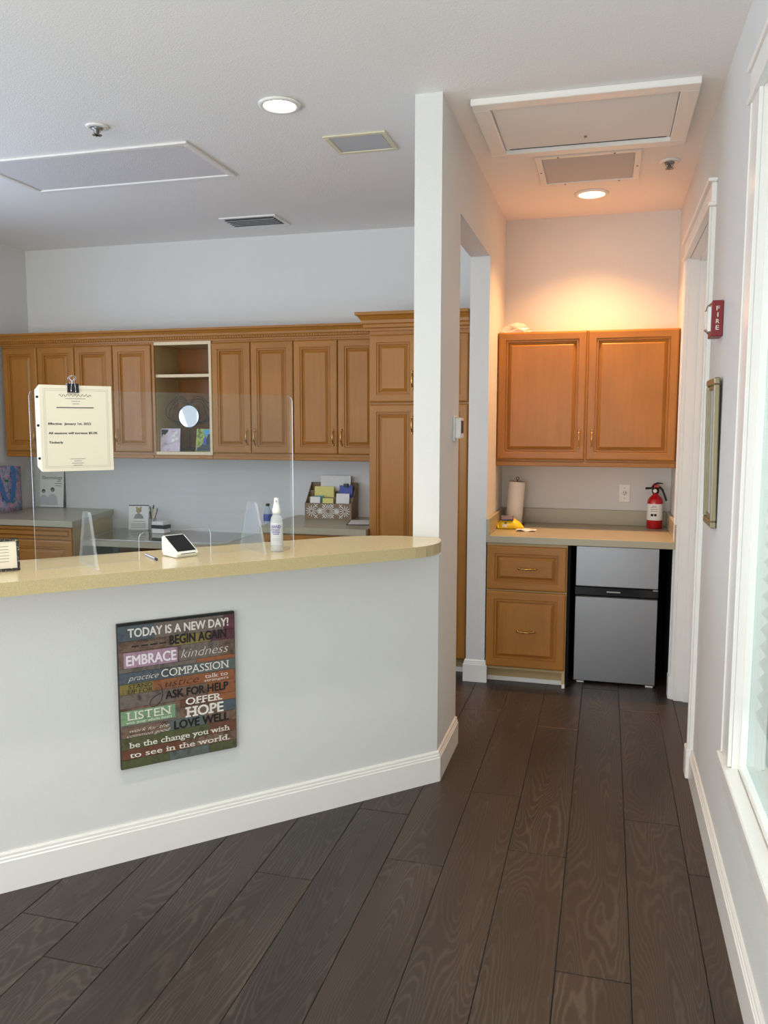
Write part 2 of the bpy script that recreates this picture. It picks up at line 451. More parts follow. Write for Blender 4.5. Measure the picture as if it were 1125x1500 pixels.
# left wall with a window opening (y 2.2..4.0) and a made-up front opening for the fill light
k = MB()
for b in ((YR, -1.85, 0, ZC), (.45, 2.2, 0, ZC), (-1.85, .45, 0, .25), (-1.85, .45, 2.4, ZC), (4.0, YB, 0, ZC), (2.2, 4.0, 0, .95), (2.2, 4.0, 2.45, ZC)): k.box(XL-.1, XL, b[0], b[1], b[2], b[3])
struct(k, 'wall_left', 'wall_paint')
# rear wall behind the camera with a wide window opening
k = MB()
for b in ((XL-.1, -3.85, 0, ZC), (.05, XR+.2, 0, ZC), (-3.85, .05, 0, .25), (-3.85, .05, 2.45, ZC)): k.box(b[0], b[1], YR-.1, YR, b[2], b[3])
struct(k, 'wall_rear', 'wall_paint')
# right wall: door opening 3.85..4.87, window opening 1.1..2.84
DY0, DY1, DH = 3.85, 4.875, 2.500
WY0, WY1, WZ0, WZ1 = 1.0, 2.70, .485, 2.575
k = MB(); T = .14
for b in ((YR, WY0, 0, ZC), (WY0, WY1, 0, WZ0), (WY0, WY1, WZ1, ZC), (WY1, DY0, 0, ZC), (DY0, DY1, DH, ZC), (DY1, YB, 0, ZC)): k.box(XR, XR+T, b[0], b[1], b[2], b[3])
struct(k, 'wall_right', 'wall_paint')
# hall partition with its cased-off opening
k = MB()
k.box(XH2, XH, 3.45, 3.905, 0, ZC); k.box(XH2, XH, 3.905, 4.91, 2.565, ZC); k.box(XH2, XH, 4.91, YB, 0, ZC)
struct(k, 'wall_hall', 'wall_paint')
# reception half wall, at 45 degrees
struct(MB().prism([(XH, 3.45), (XH2, 3.45), (XH2, 3.503), (-3.049, 1.26), (XL, 1.26), (XL, 1.14), (-3.0, 1.14)], 0, 1.050), 'wall_counter', 'wall_paint')
# baseboards
BP = [(0, 0), (.016, 0), (.016, .108), (.0125, .111), (.0125, .119), (.009, .122), (.009, .131), (.005, .137), (0, .137)]
struct(MB().sweep([(XL, 1.14), (-3.0, 1.14), (XH, 3.45), (XH, 3.902)], BP), 'baseboard_counter', 'trim_white')
struct(MB().sweep([(XH2, 5.0), (XH2, 4.91), (XH, 4.91), (XH, 4.93)], BP), 'baseboard_hall', 'trim_white')
struct(MB().sweep([(XR, 3.765), (XR, YR)], BP), 'baseboard_right', 'trim_white')
struct(MB().sweep([(XL, 1.14), (-3.0, 1.14), (XH-.001, 3.449)], [(0, 1.018), (.010, 1.018), (.016, 1.026), (.016, 1.038), (.022, 1.042), (.022, 1.0495), (0, 1.0495)]), 'trim_1', 'trim_white')

# ---- door_1 in the right wall
plank(XR, XR+T, DY0, DY1)
d = struct(MB().box(XR+.098, XR+.136, DY0+.03, DY1-.03, .008, DH-.03, b=.003), 'door_1', 'trim_white')
def casing_profile_y(k, ya, yb, z0, z1, flip):   # casing on the right wall, stepped, from opening edge ya to outer edge yb
    s = 1 if yb > ya else -1; wdt = abs(yb-ya)
    k.box(XR-.016, XR, min(ya, yb), max(ya, yb), z0, z1)
    k.box(XR-.021, XR-.0158, *sorted((ya+s*.012, ya+s*.032)), z0, z1, b=.002)
    k.box(XR-.026, XR-.0155, *sorted((yb-s*.02, yb)), z0, z1, b=.003)
k = MB(); casing_profile_y(k, DY0, DY0-.085, 0, DH, 1); o = struct(k, 'door_casing', 'trim_white', d)
k = MB(); casing_profile_y(k, DY1, DY1+.085, 0, DH, 1); o = struct(k, 'door_casing', 'trim_white', d)
k = MB().box(XR-.030, XR, DY0-.09, DY0-.002, 0, .135, b=.004); struct(k, 'plinth', 'trim_white', d)
k = MB().box(XR-.030, XR, DY1+.002, DY1+.09, 0, .135, b=.004); struct(k, 'plinth', 'trim_white', d)
k = MB().box(XR-.022, XR, DY0-.1, DY1+.1, DH, DH+.085, b=.003); k.box(XR-.034, XR, DY0-.112, DY1+.112, DH-.012, DH+.004, b=.003); k.box(XR-.038, XR, DY0-.115, DY1+.115, DH+.085, DH+.10, b=.003)
struct(k, 'door_head', 'trim_white', d)
for y0, y1, st in ((DY0, DY0+.02, 1), (DY1-.02, DY1, -1)):
    k = MB().box(XR+.001, XR+T, y0, y1, 0, DH-.02)
    ys = (y1, y1+.012) if st > 0 else (y0-.012, y0)
    k.box(XR+.052, XR+.09, ys[0], ys[1], 0, DH-.02)
    struct(k, 'door_jamb', 'trim_white', d)
k = MB().box(XR+.001, XR+T, DY0, DY1, DH-.02, DH); k.box(XR+.052, XR+.09, DY0+.02, DY1-.02, DH-.032, DH-.02); struct(k, 'door_jamb', 'trim_white', d)
k = MB().lathe([(0, 0), (.011, .0), (.011, -.03), (.028, -.036), (.03, -.05), (.02, -.062), (0, -.066)], (XR+.098, DY0+.10, 1.0), 20, axis='x'); struct(k, 'door_knob', 'brass', d)
# ---- window_1 in the right wall
wn = struct(MB().box(XR-.0, XR+.05, WY0, WY1, WZ0, WZ0+.004).box(XR, XR+.05, WY0, WY1, WZ1-.004, WZ1).box(XR, XR+.05, WY1-.004, WY1, WZ0, WZ1).box(XR, XR+.05, WY0, WY0+.004, WZ0, WZ1), 'window_1', 'trim_white')
k = MB()
for b in ((WY0+.004, WY0+.04, WZ0+.004, WZ1-.004), (WY1-.016, WY1-.004, WZ0+.004, WZ1-.004)): k.box(XR+.021, XR+.042, *b, b=.002)
k.box(XR+.021, XR+.042, WY0+.04, WY1-.016, WZ0+.004, WZ0+.030, b=.002); k.box(XR+.021, XR+.042, WY0+.04, WY1-.016, WZ1-.030, WZ1-.004, b=.002)
struct(k, 'sash', 'plastic_white', wn)
struct(MB().box(XR+.043, XR+.047, WY0+.005, WY1-.005, WZ0+.005, WZ1-.005), 'pane', 'window_glass', wn)
for ya, yb in ((WY1, WY1+.137), (WY0, WY0-.137)):
    y0_, y1_ = sorted((ya, yb)); k = MB().box(XR-.012, XR, y0_, y1_, WZ0+.015, WZ1, b=.002)
    e_ = .012; k.box(XR-.016, XR-.0115, *((y0_, y0_+e_) if yb < ya else (y1_-e_, y1_)), WZ0+.015, WZ1, b=.0015); struct(k, 'window_casing', 'trim_white', wn)
k = MB().box(XR-.018, XR, WY0-.14, WY1+.14, WZ1, WZ1+.085, b=.003); k.box(XR-.026, XR, WY0-.15, WY1+.15, WZ1-.012, WZ1+.004, b=.003); k.box(XR-.028, XR, WY0-.152, WY1+.152, WZ1+.085, WZ1+.10, b=.003)
struct(k, 'window_head', 'trim_white', wn)
struct(MB().box(XR-.026, XR+.020, WY0-.15, WY1+.15, WZ0-.014, WZ0+.012, b=.004), 'window_sill', 'trim_white', wn)
struct(MB().box(XR-.012, XR, WY0-.137, WY1+.137, WZ0-.095, WZ0-.014, b=.003), 'window_apron', 'trim_white', wn)
# pleated shade in the window
k = MB(); zt = WZ1-.05; zb = .70; n = 2*int((zt-zb)/.052); rows = []
for i in range(n+1):
    z = zb+(zt-zb)*i/n; x = XR+.056+(.024 if i % 2 else 0); rows.append((x, z))
b = 0
for x, z in rows: k.v += [(x, WY0+.03, z), (x, WY1-.040, z)]
for i in range(n):
    p = i*2; q = p+2
    k.face((p, q, q+1, p+1))
sh = thing('pleated_shade', 'grey pleated shade hanging behind the glass of the right window', 'window shade', (0, 0, 0))
k.build('pleats', 'shade_cloth', sh)
MB().box(XR+.052, XR+.092, WY0+.03, WY1-.038, zt, zt+.035, b=.004).build('headrail', 'plastic_white', sh)
MB().box(XR+.056, XR+.084, WY0+.03, WY1-.038, zb-.018, zb, b=.004).build('bottom_rail', 'plastic_white', sh)

# ------------------------------------------------------------------ cabinetry
PROF = [(0, 0), (0, .013), (.004, .0185), (.010, .0205), (.046, .0205), (.0485, .0150), (.0525, .0150), (.055, .0180), (.060, .0180), (.0635, .0070), (.067, .0070), (.083, .0165), (.0845, .0190)]
def front_mesh(wd, ht, sc=1.0, name='door'):
    # raised-panel front, local x 0..wd, z 0..ht, back at y=0, face toward -y
    k = MB(); lim = min(wd, ht)*.5-.012; s = min(sc, lim/.0845)
    for ins, h in PROF:
        i = ins*s
        k.v += [(i, -h, i), (wd-i, -h, i), (wd-i, -h, ht-i), (i, -h, ht-i)]
    for r in range(len(PROF)-1):
        a = r*4; b = a+4
        for e in range(4): k.face((a+e, a+(e+1) % 4, b+(e+1) % 4, b+e), 1 if e in (0, 2) else 0)
    L = (len(PROF)-1)*4; k.face((L, L+1, L+2, L+3), 0 if ht > wd*.8 else 1); k.face((3, 2, 1, 0), 0)
    return k.mesh(name, ['maple', 'maple_cross'])
def pull_mesh():
    # bow pull along z, centre at 0, standing off toward -y
    k = MB(); pts = []; rr = []
    for i in range(13):
        t = -1+2*i/12; pts.append((0, -.005-.022*(1-t*t)**.6, t*.045)); rr.append(.0042+.0014*(1-abs(t))+(.0016 if i in (3, 9) else 0))
    k.tube(pts, rr, 8)
    for z in (-.047, .047):
        k.lathe([(0, -.010), (.006, -.009), (.0085, -.004), (.0085, 0)], (0, 0, z), 12, axis='y')
        k.lathe([(.002, -.012), (.0055, -.006), (.002, 0)], (0, -.004, z+(.008 if z > 0 else -.008)), 8, axis='y')
    return k.mesh('handle', 'brass_dark')
PULL = pull_mesh()
def front(root, x, z, wd, ht, name='door', pull=None, y=0):
    o = linkdata(name, front_mesh(wd, ht, 1.0 if min(wd, ht) > .2 else .8, name), root, (x, y, z))
    if pull:
        px, pz, horiz = pull
        linkdata('handle', PULL, o, (px, -.0185, pz), (0, PI/2, 0) if horiz else (0, 0, 0))
    return o
CABY = 5.305
def upper(label, x0, x1, doors, z0=1.335, zd0=1.380, zd1=2.150, z1=2.165, yf=CABY, depth=.345):
    r = thing('wall_cabinet', label, 'cabinet', (x0, yf, z0))
    W = x1-x0
    k = MB().box(.001, W-.001, 0, depth-.002, .028, z1-z0); k.build('body', 'maple', r)
    k = MB().box(.001, W-.001, -.012, .02, 0, .026, 0, .004).box(.001, W-.001, -.004, depth-.002, .018, .030); k.build('light_rail', 'maple_cross', r)
    for xa, xb, side in doors:
        wd = xb-xa-.004; ht = zd1-zd0
        p = None
        if side == 'r': p = (wd-.028, .115, False)
        if side == 'l': p = (.028, .115, False)
        front(r, xa-x0+.002, zd0-z0, wd, ht, 'door', p)
    return r
upper('honey maple wall cabinet beside the left wall, partly behind the clipped notice', -4.435, -3.803, [(-4.43, -4.124, 'r'), (-4.124, -3.803, 'l')])
upper('honey maple wall cabinet just left of the open shelf unit', -3.803, -3.165, [(-3.803, -3.484, 'r'), (-3.484, -3.168, 'l')])
upper('honey maple wall cabinet just right of the open shelf unit', -2.698, -2.08, [(-2.695, -2.397, 'r'), (-2.397, -2.08, 'l')])
upper('honey maple wall cabinet beside the tall pantry cabinet', -2.08, -1.464, [(-2.08, -1.762, 'r'), (-1.762, -1.466, 'l')])
# open shelf unit
r = thing('shelf_unit', 'open maple shelf unit between the wall cabinets, holding a round mirror', 'shelf', (-3.165, CABY, 1.335)); W = .467
MB().box(.001, .019, 0, .343, .03, .83).build('side_panel', 'cabinet_side', r)
MB().box(W-.019, W-.001, 0, .343, .03, .83).build('side_panel', 'cabinet_side', r)
MB().box(.019, W-.019, .33, .343, .045, .83).build('back_panel', 'maple_dark', r)
MB().box(.019, W-.019, 0, .33, .030, .050).build('shelf_board', 'cabinet_side', r)
MB().box(.019, W-.019, .02, .33, .583, .602).build('shelf_board', 'cabinet_side', r)
MB().box(.019, W-.019, 0, .33, .808, .83).build('top_panel', 'cabinet_side', r)
k = MB().box(.0, .019, -.012, 0, .030, .83); k.build('edge_strip', 'maple', r)
MB().box(W-.019, W, -.012, 0, .030, .83).build('edge_strip', 'maple_edge', r)
MB().box(.019, W-.019, -.010, 0, .030, .052).build('edge_strip', 'maple_edge', r)
MB().box(.019, W-.019, .008, .02, .582, .603).build('edge_strip', 'maple_edge', r)
MB().box(.019, W-.019, -.010, 0, .808, .83).build('edge_strip', 'maple_edge', r)
MB().box(0, W, -.012, .02, 0, .026, 0, .004).box(0, W, -.004, .343, .018, .030).build('light_rail', 'maple_cross', r)
# crown moulding along the uppers
CR = [(0, 2.165), (.012, 2.165), (.014, 2.176), (.022, 2.180), (.022, 2.194), (.028, 2.200), (.030, 2.214), (.042, 2.232), (.052, 2.238), (.052, 2.252), (0, 2.252)]
cr = MB().sweep([(-4.465, CABY), (-1.466, CABY)], CR).build('crown_moulding', 'maple_cross')
tag(cr, 'long maple crown moulding running along the top of the wall cabinets', 'moulding')
k = MB()
for i in range(150):
    x = -4.455+i*.0199; k.box(x, x+.011, CABY-.0275, CABY-.021, 2.181, 2.193)
tag(k.build('dentil_row', 'maple_cross', cr), kind='stuff')
MB().box(-4.465, -1.466, CABY+.001, YB-.002, 2.166, 2.172).build('top_board', 'maple_cross', cr)
# tall pantry cabinet
TX0, TX1, TY = -1.460, -.822, 5.02
r = thing('pantry_cabinet', 'tall honey maple pantry cabinet with four doors behind the white column', 'cabinet', (TX0, TY, 0)); W = TX1-TX0
MB().box(.0, W, 0, YB-TY-.003, .095, 2.165).build('body', 'maple', r)
MB().box(.0, W, .07, YB-TY-.003, 0, .095).build('toe_kick', 'cabinet_side', r)
MB().box(.0, W-.0, .062, .07, 0, .03).build('shoe_strip', 'trim_white', r)
h = W/2
for x in (0, 1):
    xa = .004+x*h; wd = h-.008
    px = wd-.030 if x == 0 else .030
    front(r, xa, 1.722, wd, 2.140-1.722, 'door', (px, .135, False))
    front(r, xa, .105, wd, 1.708-.105, 'door', (px, 1.475, False))
k = MB().sweep([(0, CABY-.058-TY), (0, 0), (W, 0)], [(o*1.45, (z-2.165)*1.28+2.165) for o, z in CR])
k.box(0, W, 0, YB-TY-.004, 2.165, 2.26); k.build('crown', 'maple_cross', r)

# hall wall cabinet
HX0, HX1 = XH+.002, XR-.003
r = thing('wall_cabinet', 'orange-lit maple wall cabinet with two wide doors in the hall alcove', 'cabinet', (HX0, 5.315, 1.32)); W = HX1-HX0
MB().box(.0, W, 0, YB-5.315-.002, .03, .845).build('body', 'maple', r)
MB().box(.0, W, -.012, .02, 0, .03, 0, .004).box(0, W, -.004, .33, .02, .032).build('light_rail', 'maple_cross', r)
front(r, .004, .042, .548, .80, 'door', (.548-.034, .135, False)); front(r, .562, .042, W-.566, .80, 'door', (.034, .135, False))
MB().box(.553, .561, -.012, 0, .042, .842).build('centre_stile', 'maple', r)
# hall base cabinet
r = thing('base_cabinet', 'maple two-drawer base cabinet beside the small refrigerator', 'cabinet', (HX0+.006, 4.906, 0)); W = -.205-(HX0+.006)
MB().box(0, W-.018, 0, .72, .095, .874).build('body', 'cabinet_side', r)
MB().box(W-.018, W, .0, .72, .0, .874).build('side_panel', 'cabinet_side', r)
MB().box(0, W-.018, .07, .72, 0, .095).build('toe_kick', 'cabinet_side', r)
MB().box(0, W-.018, .060, .07, 0, .028, b=.003).build('shoe_strip', 'trim_white', r)
MB().box(W-.0175, W+.002, -.001, .06, 0, .028, b=.003).build('shoe_strip', 'trim_white', r)
front(r, .002, .590, W-.006, .268, 'drawer', ((W-.006)/2+.005, .134, True)); front(r, .002, .112, W-.006, .468, 'drawer', ((W-.006)/2+.005, .228, True))
# near-black panels set inside the refrigerator niche
r = thing('niche_panels', 'near-black panels inside the refrigerator niche under the counter', 'panel', (-.203, 4.93, 0))
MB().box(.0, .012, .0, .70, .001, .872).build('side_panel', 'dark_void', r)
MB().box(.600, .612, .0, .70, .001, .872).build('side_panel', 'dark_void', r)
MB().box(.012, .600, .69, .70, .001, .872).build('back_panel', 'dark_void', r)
# hall countertop
r = thing('countertop', 'khaki laminate countertop with raised splash in the hall alcove', 'countertop', (HX0, 4.884, .876)); W = HX1-HX0; D = YB-4.884-.003
MB().box(0, W, 0, D, 0, .042, b=.002).build('slab', 'khaki_laminate', r)
MB().box(.02, W-.02, D-.02, D, .042, .142, b=.002).build('back_splash', 'khaki_laminate', r)
MB().box(0, .02, .0, D, .0425, .142, b=.002).build('side_splash', 'khaki_laminate', r)
MB().box(W-.02, W, .0, D, .0425, .142, b=.002).build('side_splash', 'khaki_laminate', r)
# refrigerator
r = thing('mini_refrigerator', 'small two-door refrigerator with brushed steel doors and black case', 'refrigerator', (-.165, 5.055, 0)); W = .492
MB().box(.0, W, .065, .56, .018, .868, b=.006).build('case', 'black', r)
def fdoor(z0, z1, nm):
    k = MB().box(.002, W-.002, 0, .06, z0, z1, b=.006); o = k.build(nm, ['steel'], r); return o
f1 = fdoor(.603, .855, 'freezer_door'); f2 = fdoor(.012, .545, 'fridge_door')
MB().box(.0, W, .012, .062, .547, .601, b=.004).build('grip_strip', 'black_gloss', r)
MB().box(.19, .27, .0105, .0125, .570, .578).build('badge', 'grey_metal', r)
MB().box(.455, .488, .0, .02, .592, .603, b=.002).build('hinge', 'grey_metal', r)
MB().box(-.0, W, .02, .066, .8551, .869, b=.003).build('top_cap', 'black', r)
for x in (.025, W-.06): MB().box(x, x+.045, .01, .05, .0, .011, b=.002).build('foot', 'plastic_white', r)

# reception back counters
def slab(name, label, poly, z0, z1, mat, loc=None):
    o = MB().prism(poly, z0, z1).build(name, mat); tag(o, label, 'countertop'); return o
slab('countertop', 'grey laminate countertop by the left wall under a tote bag', [(XL+.004, 4.82), (-3.53, 4.82), (-3.752, YB-.003), (XL+.004, YB-.003)], .876, .916, 'khaki_laminate')
slab('countertop', 'grey laminate countertop beside the pantry, carrying the desk organizer', [(-2.195, 4.945), (-1.463, 4.945), (-1.463, YB-.003), (-2.195, YB-.003)], .876, .916, 'khaki_laminate')
dk = thing('desk', 'lower grey desk between the two taller counters', 'desk', (0, 0, 0))
MB().prism([(-3.566, 4.97), (-2.9, 4.985), (-2.68, 5.0), (-2.50, 5.07), (-2.35, 5.09), (-2.20, 5.09), (-2.20, YB-.003), (-3.748, YB-.003)], .728, .765).build('desk_top', 'khaki_laminate', dk)
MB().box(-3.52, -2.21, 5.35, 5.37, 0, .727).build('modesty_panel', 'maple_dark', dk)
g = MB().prism([(-3.54, 5.03), (-2.75, 5.05), (-2.60, 5.075), (-2.515, 5.14), (-2.515, YB-.02), (-3.70, YB-.02)], .7652, .770, 0, 1).build('glass_sheet', ['acrylic', 'acrylic_edge']); tag(g, 'clear glass sheet lying on the lower desk top', 'glass sheet')
r = thing('base_cabinet', 'maple drawer cabinet by the left wall behind the framed card', 'cabinet', (XL+.006, 4.86, 0)); W = -3.55-(XL+.006)
MB().prism([(0, 0), (W, 0), (W-.215, YB-4.864), (0, YB-4.864)], .09, .875).build('body', 'cabinet_side', r); MB().prism([(0, .07), (W-.018, .07), (W-.215, YB-4.864), (0, YB-4.864)], 0, .09).build('toe_kick', 'cabinet_side', r)
front(r, .004, .782, W-.008, .086, 'drawer'); front(r, .004, .46, W-.008, .316, 'drawer', ((W)/2, .158, True)); front(r, .004, .10, W-.008, .352, 'drawer', ((W)/2, .176, True))
r = thing('base_cabinet', 'maple base cabinet below the desk organizer, beside the pantry', 'cabinet', (-2.185, 4.975, 0)); W = .718
MB().box(0, W, 0, YB-4.979, .09, .875).build('body', 'cabinet_side', r); MB().box(0, W, .07, YB-4.979, 0, .09).build('toe_kick', 'cabinet_side', r)
front(r, .004, .72, W-.008, .145, 'drawer', (W/2, .072, True)); front(r, .004, .10, W/2-.006, .61, 'door', (W/2-.04, .5, False)); front(r, W/2+.002, .10, W/2-.006, .61, 'door', (.03, .5, False))

# reception bar top
bar = [(-3.08, .945), (-2.972, .9), (-.760, 3.098), (-.722, 3.140), (-.690, 3.185), (-.668, 3.235), (-.657, 3.29), (-.660, 3.35), (-.673, 3.405), (-.690, 3.448), (XH2, 3.448), (-.86, 3.456), (-.94, 3.440), (-1.02, 3.412), (-1.10, 3.365), (-3.03, 1.44), (XL+.004, 1.44), (XL+.004, .945)]
bar = [(-2.916, .945), (-.760, 3.101)]+bar[3:]
k = MB(); k.prism(bar, 1.051, 1.096, 0, 1)
r = k.build('bar_counter', ['bar_laminate', 'bar_edge']); tag(r, 'cream laminate bar counter with rounded end on the angled half wall', 'countertop')

# ------------------------------------------------------------------ ceiling fittings
def downlight(label, x, y, r0, mat):
    t = thing('recessed_light', label, 'ceiling light', (x, y, ZC-.012))
    MB().lathe([(r0*.70, .011), (r0*.74, .004), (r0*.80, 0), (r0*.97, .003), (r0, .011)], (0, 0, 0), 40).build('trim_ring', 'trim_white', t)
    MB().lathe([(0.001, .0005), (r0*.5, .0015), (r0*.735, .006), (r0*.735, .009)], (0, 0, 0), 40).build('lens', mat, t)
    return t
t = downlight('glowing white recessed ceiling light above the reception bar', -1.387, 3.40, .092, 'lamp_white')
l = bpy.data.lights.new('recessed_lamp', 'SPOT'); l.energy = 22; l.color = (1, .95, .86); l.spot_size = math.radians(150); l.spot_blend = .8; l.shadow_soft_size = .06
o = bpy.data.objects.new('recessed_lamp', l); C.objects.link(o); o.parent = t; o.location = (0, 0, -.012)
t = downlight('warm glowing recessed ceiling light in the hall alcove', -.128, 5.13, .100, 'lamp_warm')
l = bpy.data.lights.new('recessed_lamp', 'SPOT'); l.energy = 160; l.color = (1, .51, .20); l.spot_size = math.radians(122); l.spot_blend = 1.0; l.shadow_soft_size = .06
o = bpy.data.objects.new('recessed_lamp', l); C.objects.link(o); o.parent = t; o.location = (0, 0, -.012)
t = downlight('white recessed ceiling light over the waiting side of the bar', -1.2, 1.75, .092, 'lamp_white')
l = bpy.data.lights.new('recessed_lamp', 'SPOT'); l.energy = 75; l.color = (1, .95, .86); l.spot_size = math.radians(140); l.spot_blend = .8; l.shadow_soft_size = .07
o = bpy.data.objects.new('recessed_lamp', l); C.objects.link(o); o.parent = t; o.location = (0, 0, -.012)
def frame_panel(name, label, cat, x0, x1, y0, y1, fwd, hgt, fm, pm, rec, screws=False):
    t = thing(name, label, cat, ((x0+x1)/2, (y0+y1)/2, ZC)); a, b = (x1-x0)/2, (y1-y0)/2
    k = MB()
    k.box(-a, a, -b, -b+fwd, -hgt, -.0005, b=.003).box(-a, a, b-fwd, b, -hgt, -.0005, b=.003).box(-a, -a+fwd, -b+fwd, b-fwd, -hgt, -.0005, b=.003).box(a-fwd, a, -b+fwd, b-fwd, -hgt, -.0005, b=.003)
    k.build('frame', fm, t)
    MB().box(-a+fwd+.003, a-fwd-.003, -b+fwd+.003, b-fwd-.003, -rec, -.0006).build('panel', pm, t)
    if screws:
        for x, y in ((-a+fwd/2, 0), (a-fwd/2, 0), (-a*.55, -b+fwd/2), (a*.5, -b+fwd/2), (-a*.5, b-fwd/2), (a*.6, b-fwd/2)):
            MB().lathe([(.0055, 0), (.004, -.003), (0.0005, -.004)], (x, y, -hgt), 10).build('screw', 'grey_metal', t)
    return t
t = frame_panel('attic_hatch', 'large white framed attic hatch in the hall ceiling', 'ceiling hatch', -.594, .318, 3.555, 4.29, .072, .028, 'trim_white', 'ceiling_paint', .010)
MB().lathe([(.007, 0), (.006, -.006), (.0005, -.008)], (.0, .18, -.010), 10).build('screw', 'grey_metal', t)
MB().box(-.365, .365, .278, .284, -.012, -.0101).build('shadow_gap', 'black', t)
frame_panel('ceiling_grille', 'white framed return air grille beside the warm hall light', 'vent', -.40, .128, 4.37, 4.885, .034, .010, 'trim_white', 'grille_grey', .004, True)
frame_panel('ceiling_speaker', 'cream square ceiling speaker cover near the white column', 'speaker', -1.341, -1.033, 3.81, 4.073, .026, .008, 'plastic_cream', 'grille_grey', .005)
t = frame_panel('troffer_light', 'large unlit flat ceiling light fixture above the reception room', 'ceiling light', -3.25, -1.995, 3.70, 4.262, .034, .012, 'trim_white', 'led_off', .005)
def sprinkler(label, x, y):
    t = thing('sprinkler', label, 'sprinkler', (x, y, ZC))
    MB().lathe([(.052, -.0005), (.050, -.006), (.030, -.010), (.026, -.004)], (0, 0, 0), 28).build('escutcheon', 'trim_white', t)
    MB().lathe([(.024, -.004), (.024, -.014), (.010, -.018), (.008, -.034), (.005, -.036)], (0, 0, 0), 20).build('body', 'grey_metal', t)
    k = MB()
    for i in range(8):
        a = 2*PI*i/8; c, s = math.cos(a), math.sin(a); p = [(-.004, 0), (.004, 0), (.004, .022), (-.004, .022)]
        k.prism([(x_*c-y_*s, x_*s+y_*c) for x_, y_ in p], -.040, -.0375)
    k.build('deflector', 'grey_metal', t)
    for s in (-1, 1): MB().tube([(s*.018, 0, -.014), (s*.016, 0, -.026), (s*.004, 0, -.036)], .0022, 6).build('arm', 'grey_metal', t)
sprinkler('small sprinkler head in the ceiling beside the unlit flat light fixture', -2.295, 3.426)
sprinkler('small sprinkler head in the hall ceiling near the right wall', .271, 4.62)
t = thing('air_vent', 'white louvered supply air vent above the wall cabinets', 'vent', (-2.317, 5.228, ZC))
a, b, f = .20, .14, .026; k = MB()
k.box(-a, a, -b, -b+f, -.010, -.0005, b=.002).box(-a, a, b-f, b, -.010, -.0005, b=.002).box(-a, -a+f, -b+f, b-f, -.010, -.0005, b=.002).box(a-f, a, -b+f, b-f, -.010, -.0005, b=.002)
k.build('frame', 'trim_white', t); MB().box(-a+f, a-f, -b+f, b-f, -.0012, -.0005).build('backing', 'dark_void', t)
sl = MB().prism_x([(-.020, -.022), (-.018, -.0235), (.018, -.003), (.016, -.0015)], -a+f, a-f).mesh('louver', 'grille_grey')
for i in range(5): linkdata('louver', sl, t, (0, -b+f+.024+i*.036, 0))

# ------------------------------------------------------------------ wall items
# painted word sign on the half wall
SD = Vector((.7071, .7071, 0)); SN = Vector((.7071, -.7071, 0))
sg = thing('word_sign', 'rustic painted plank sign of motivational words on the half wall', 'sign', (-1.504+.7071*.019, 2.635-.7071*.019, .614), PI/4)
SW, SHT = .4325, .5335
MB().box(-SW/2, SW/2, 0, .017, -SHT/2, SHT/2, b=.002).build('panel', 'black', sg)
rows = [(.258, .202, ['sign_blue', 'sign_grey', 'sign_grey', 'sign_maroon'], (0, .30, .62, .9, 1)), (.202, .164, ['sign_brown', 'sign_olive', 'sign_maroon'], (0, .45, .78, 1)),
        (.164, .104, ['sign_brown', 'sign_grey', 'sign_brown'], (0, .5, .86, 1)), (.104, .088, ['sign_grey', 'sign_orange'], (0, .66, 1)), (.088, .046, ['sign_blue', 'sign_teal'], (0, .45, 1)),
        (.046, .008, ['sign_olive', 'sign_orange', 'sign_orange'], (0, .28, .70, 1)), (.008, -.042, ['sign_grey', 'sign_brown', 'sign_orange'], (0, .45, .75, 1)),
        (-.042, -.070, ['sign_brown', 'sign_rust', 'sign_orange'], (0, .5, .8, 1)), (-.070, -.113, ['sign_grey', 'sign_brown', 'sign_blue'], (0, .5, .84, 1)), (-.113, -.152, ['sign_brown', 'sign_teal', 'sign_brown'], (0, .40, .72, 1)),
        (-.152, -.195, ['sign_moss', 'sign_moss', 'sign_rust'], (0, .35, .75, 1)), (-.195, -.232, ['sign_rust', 'sign_brown'], (0, .55, 1)), (-.232, -.2645, ['sign_moss', 'sign_teal', 'sign_moss'], (0, .4, .75, 1))]
for z1, z0, cols, cut in rows:
    x0 = -SW/2+.002; L = SW-.004
    for j, cname in enumerate(cols):
        MB().box(x0+L*cut[j]+.0003, x0+L*cut[j+1]-.0003, -.0022, .0005, z0+.0004, z1-.0004, b=.0006).build('board', cname, sg)
MB().box(-.1960, -.004, -.0042, -.0015, .1045, .1605, b=.0008).build('word_plate', 'sign_purple', sg)
MB().box(-.2125, -.0175, -.0042, -.0015, -.1035, -.0515, b=.0008).build('word_plate', 'sign_green', sg)
Y1, Y2 = -.0027, -.0047
WT, BK = 'lettering_white', 'lettering_black'
text('TODAY IS A NEW DAY!', -.180, .1906, .2155, .0300, sg, WT, Y1, .032)
text('BEGIN AGAIN', -.033, .182, .1715, .0325, sg, BK, Y1, .045)
text('you can start fresh', -.152, -.042, .1940, .0085, sg, BK, Y1)
for i in range(4): MB().box(-.168+i*.033, -.143+i*.033, Y1, Y1+.0004, .1785, .1835).build('faded_word', BK, sg)
text('EMBRACE', -.189, -.0090, .1140, .0350, sg, 'lettering_purple_white', Y2, .034)
text('kindness', .008, .1885, .1150, .0330, sg, WT, Y1, -.018, .35)
text('practice', -.1845, -.0751, .0570, .0200, sg, WT, Y1, -.012, .45)
text('COMPASSION', -.0655, .1901, .0545, .0280, sg, WT, Y1, .002, 0, 1)
text('STAND', -.1831, -.0992, .0285, .0142, sg, BK, Y1, 0, 0, .8)
text('UP FOR', -.1861, -.0959, .0100, .0147, sg, BK, Y1, 0, 0, .8)
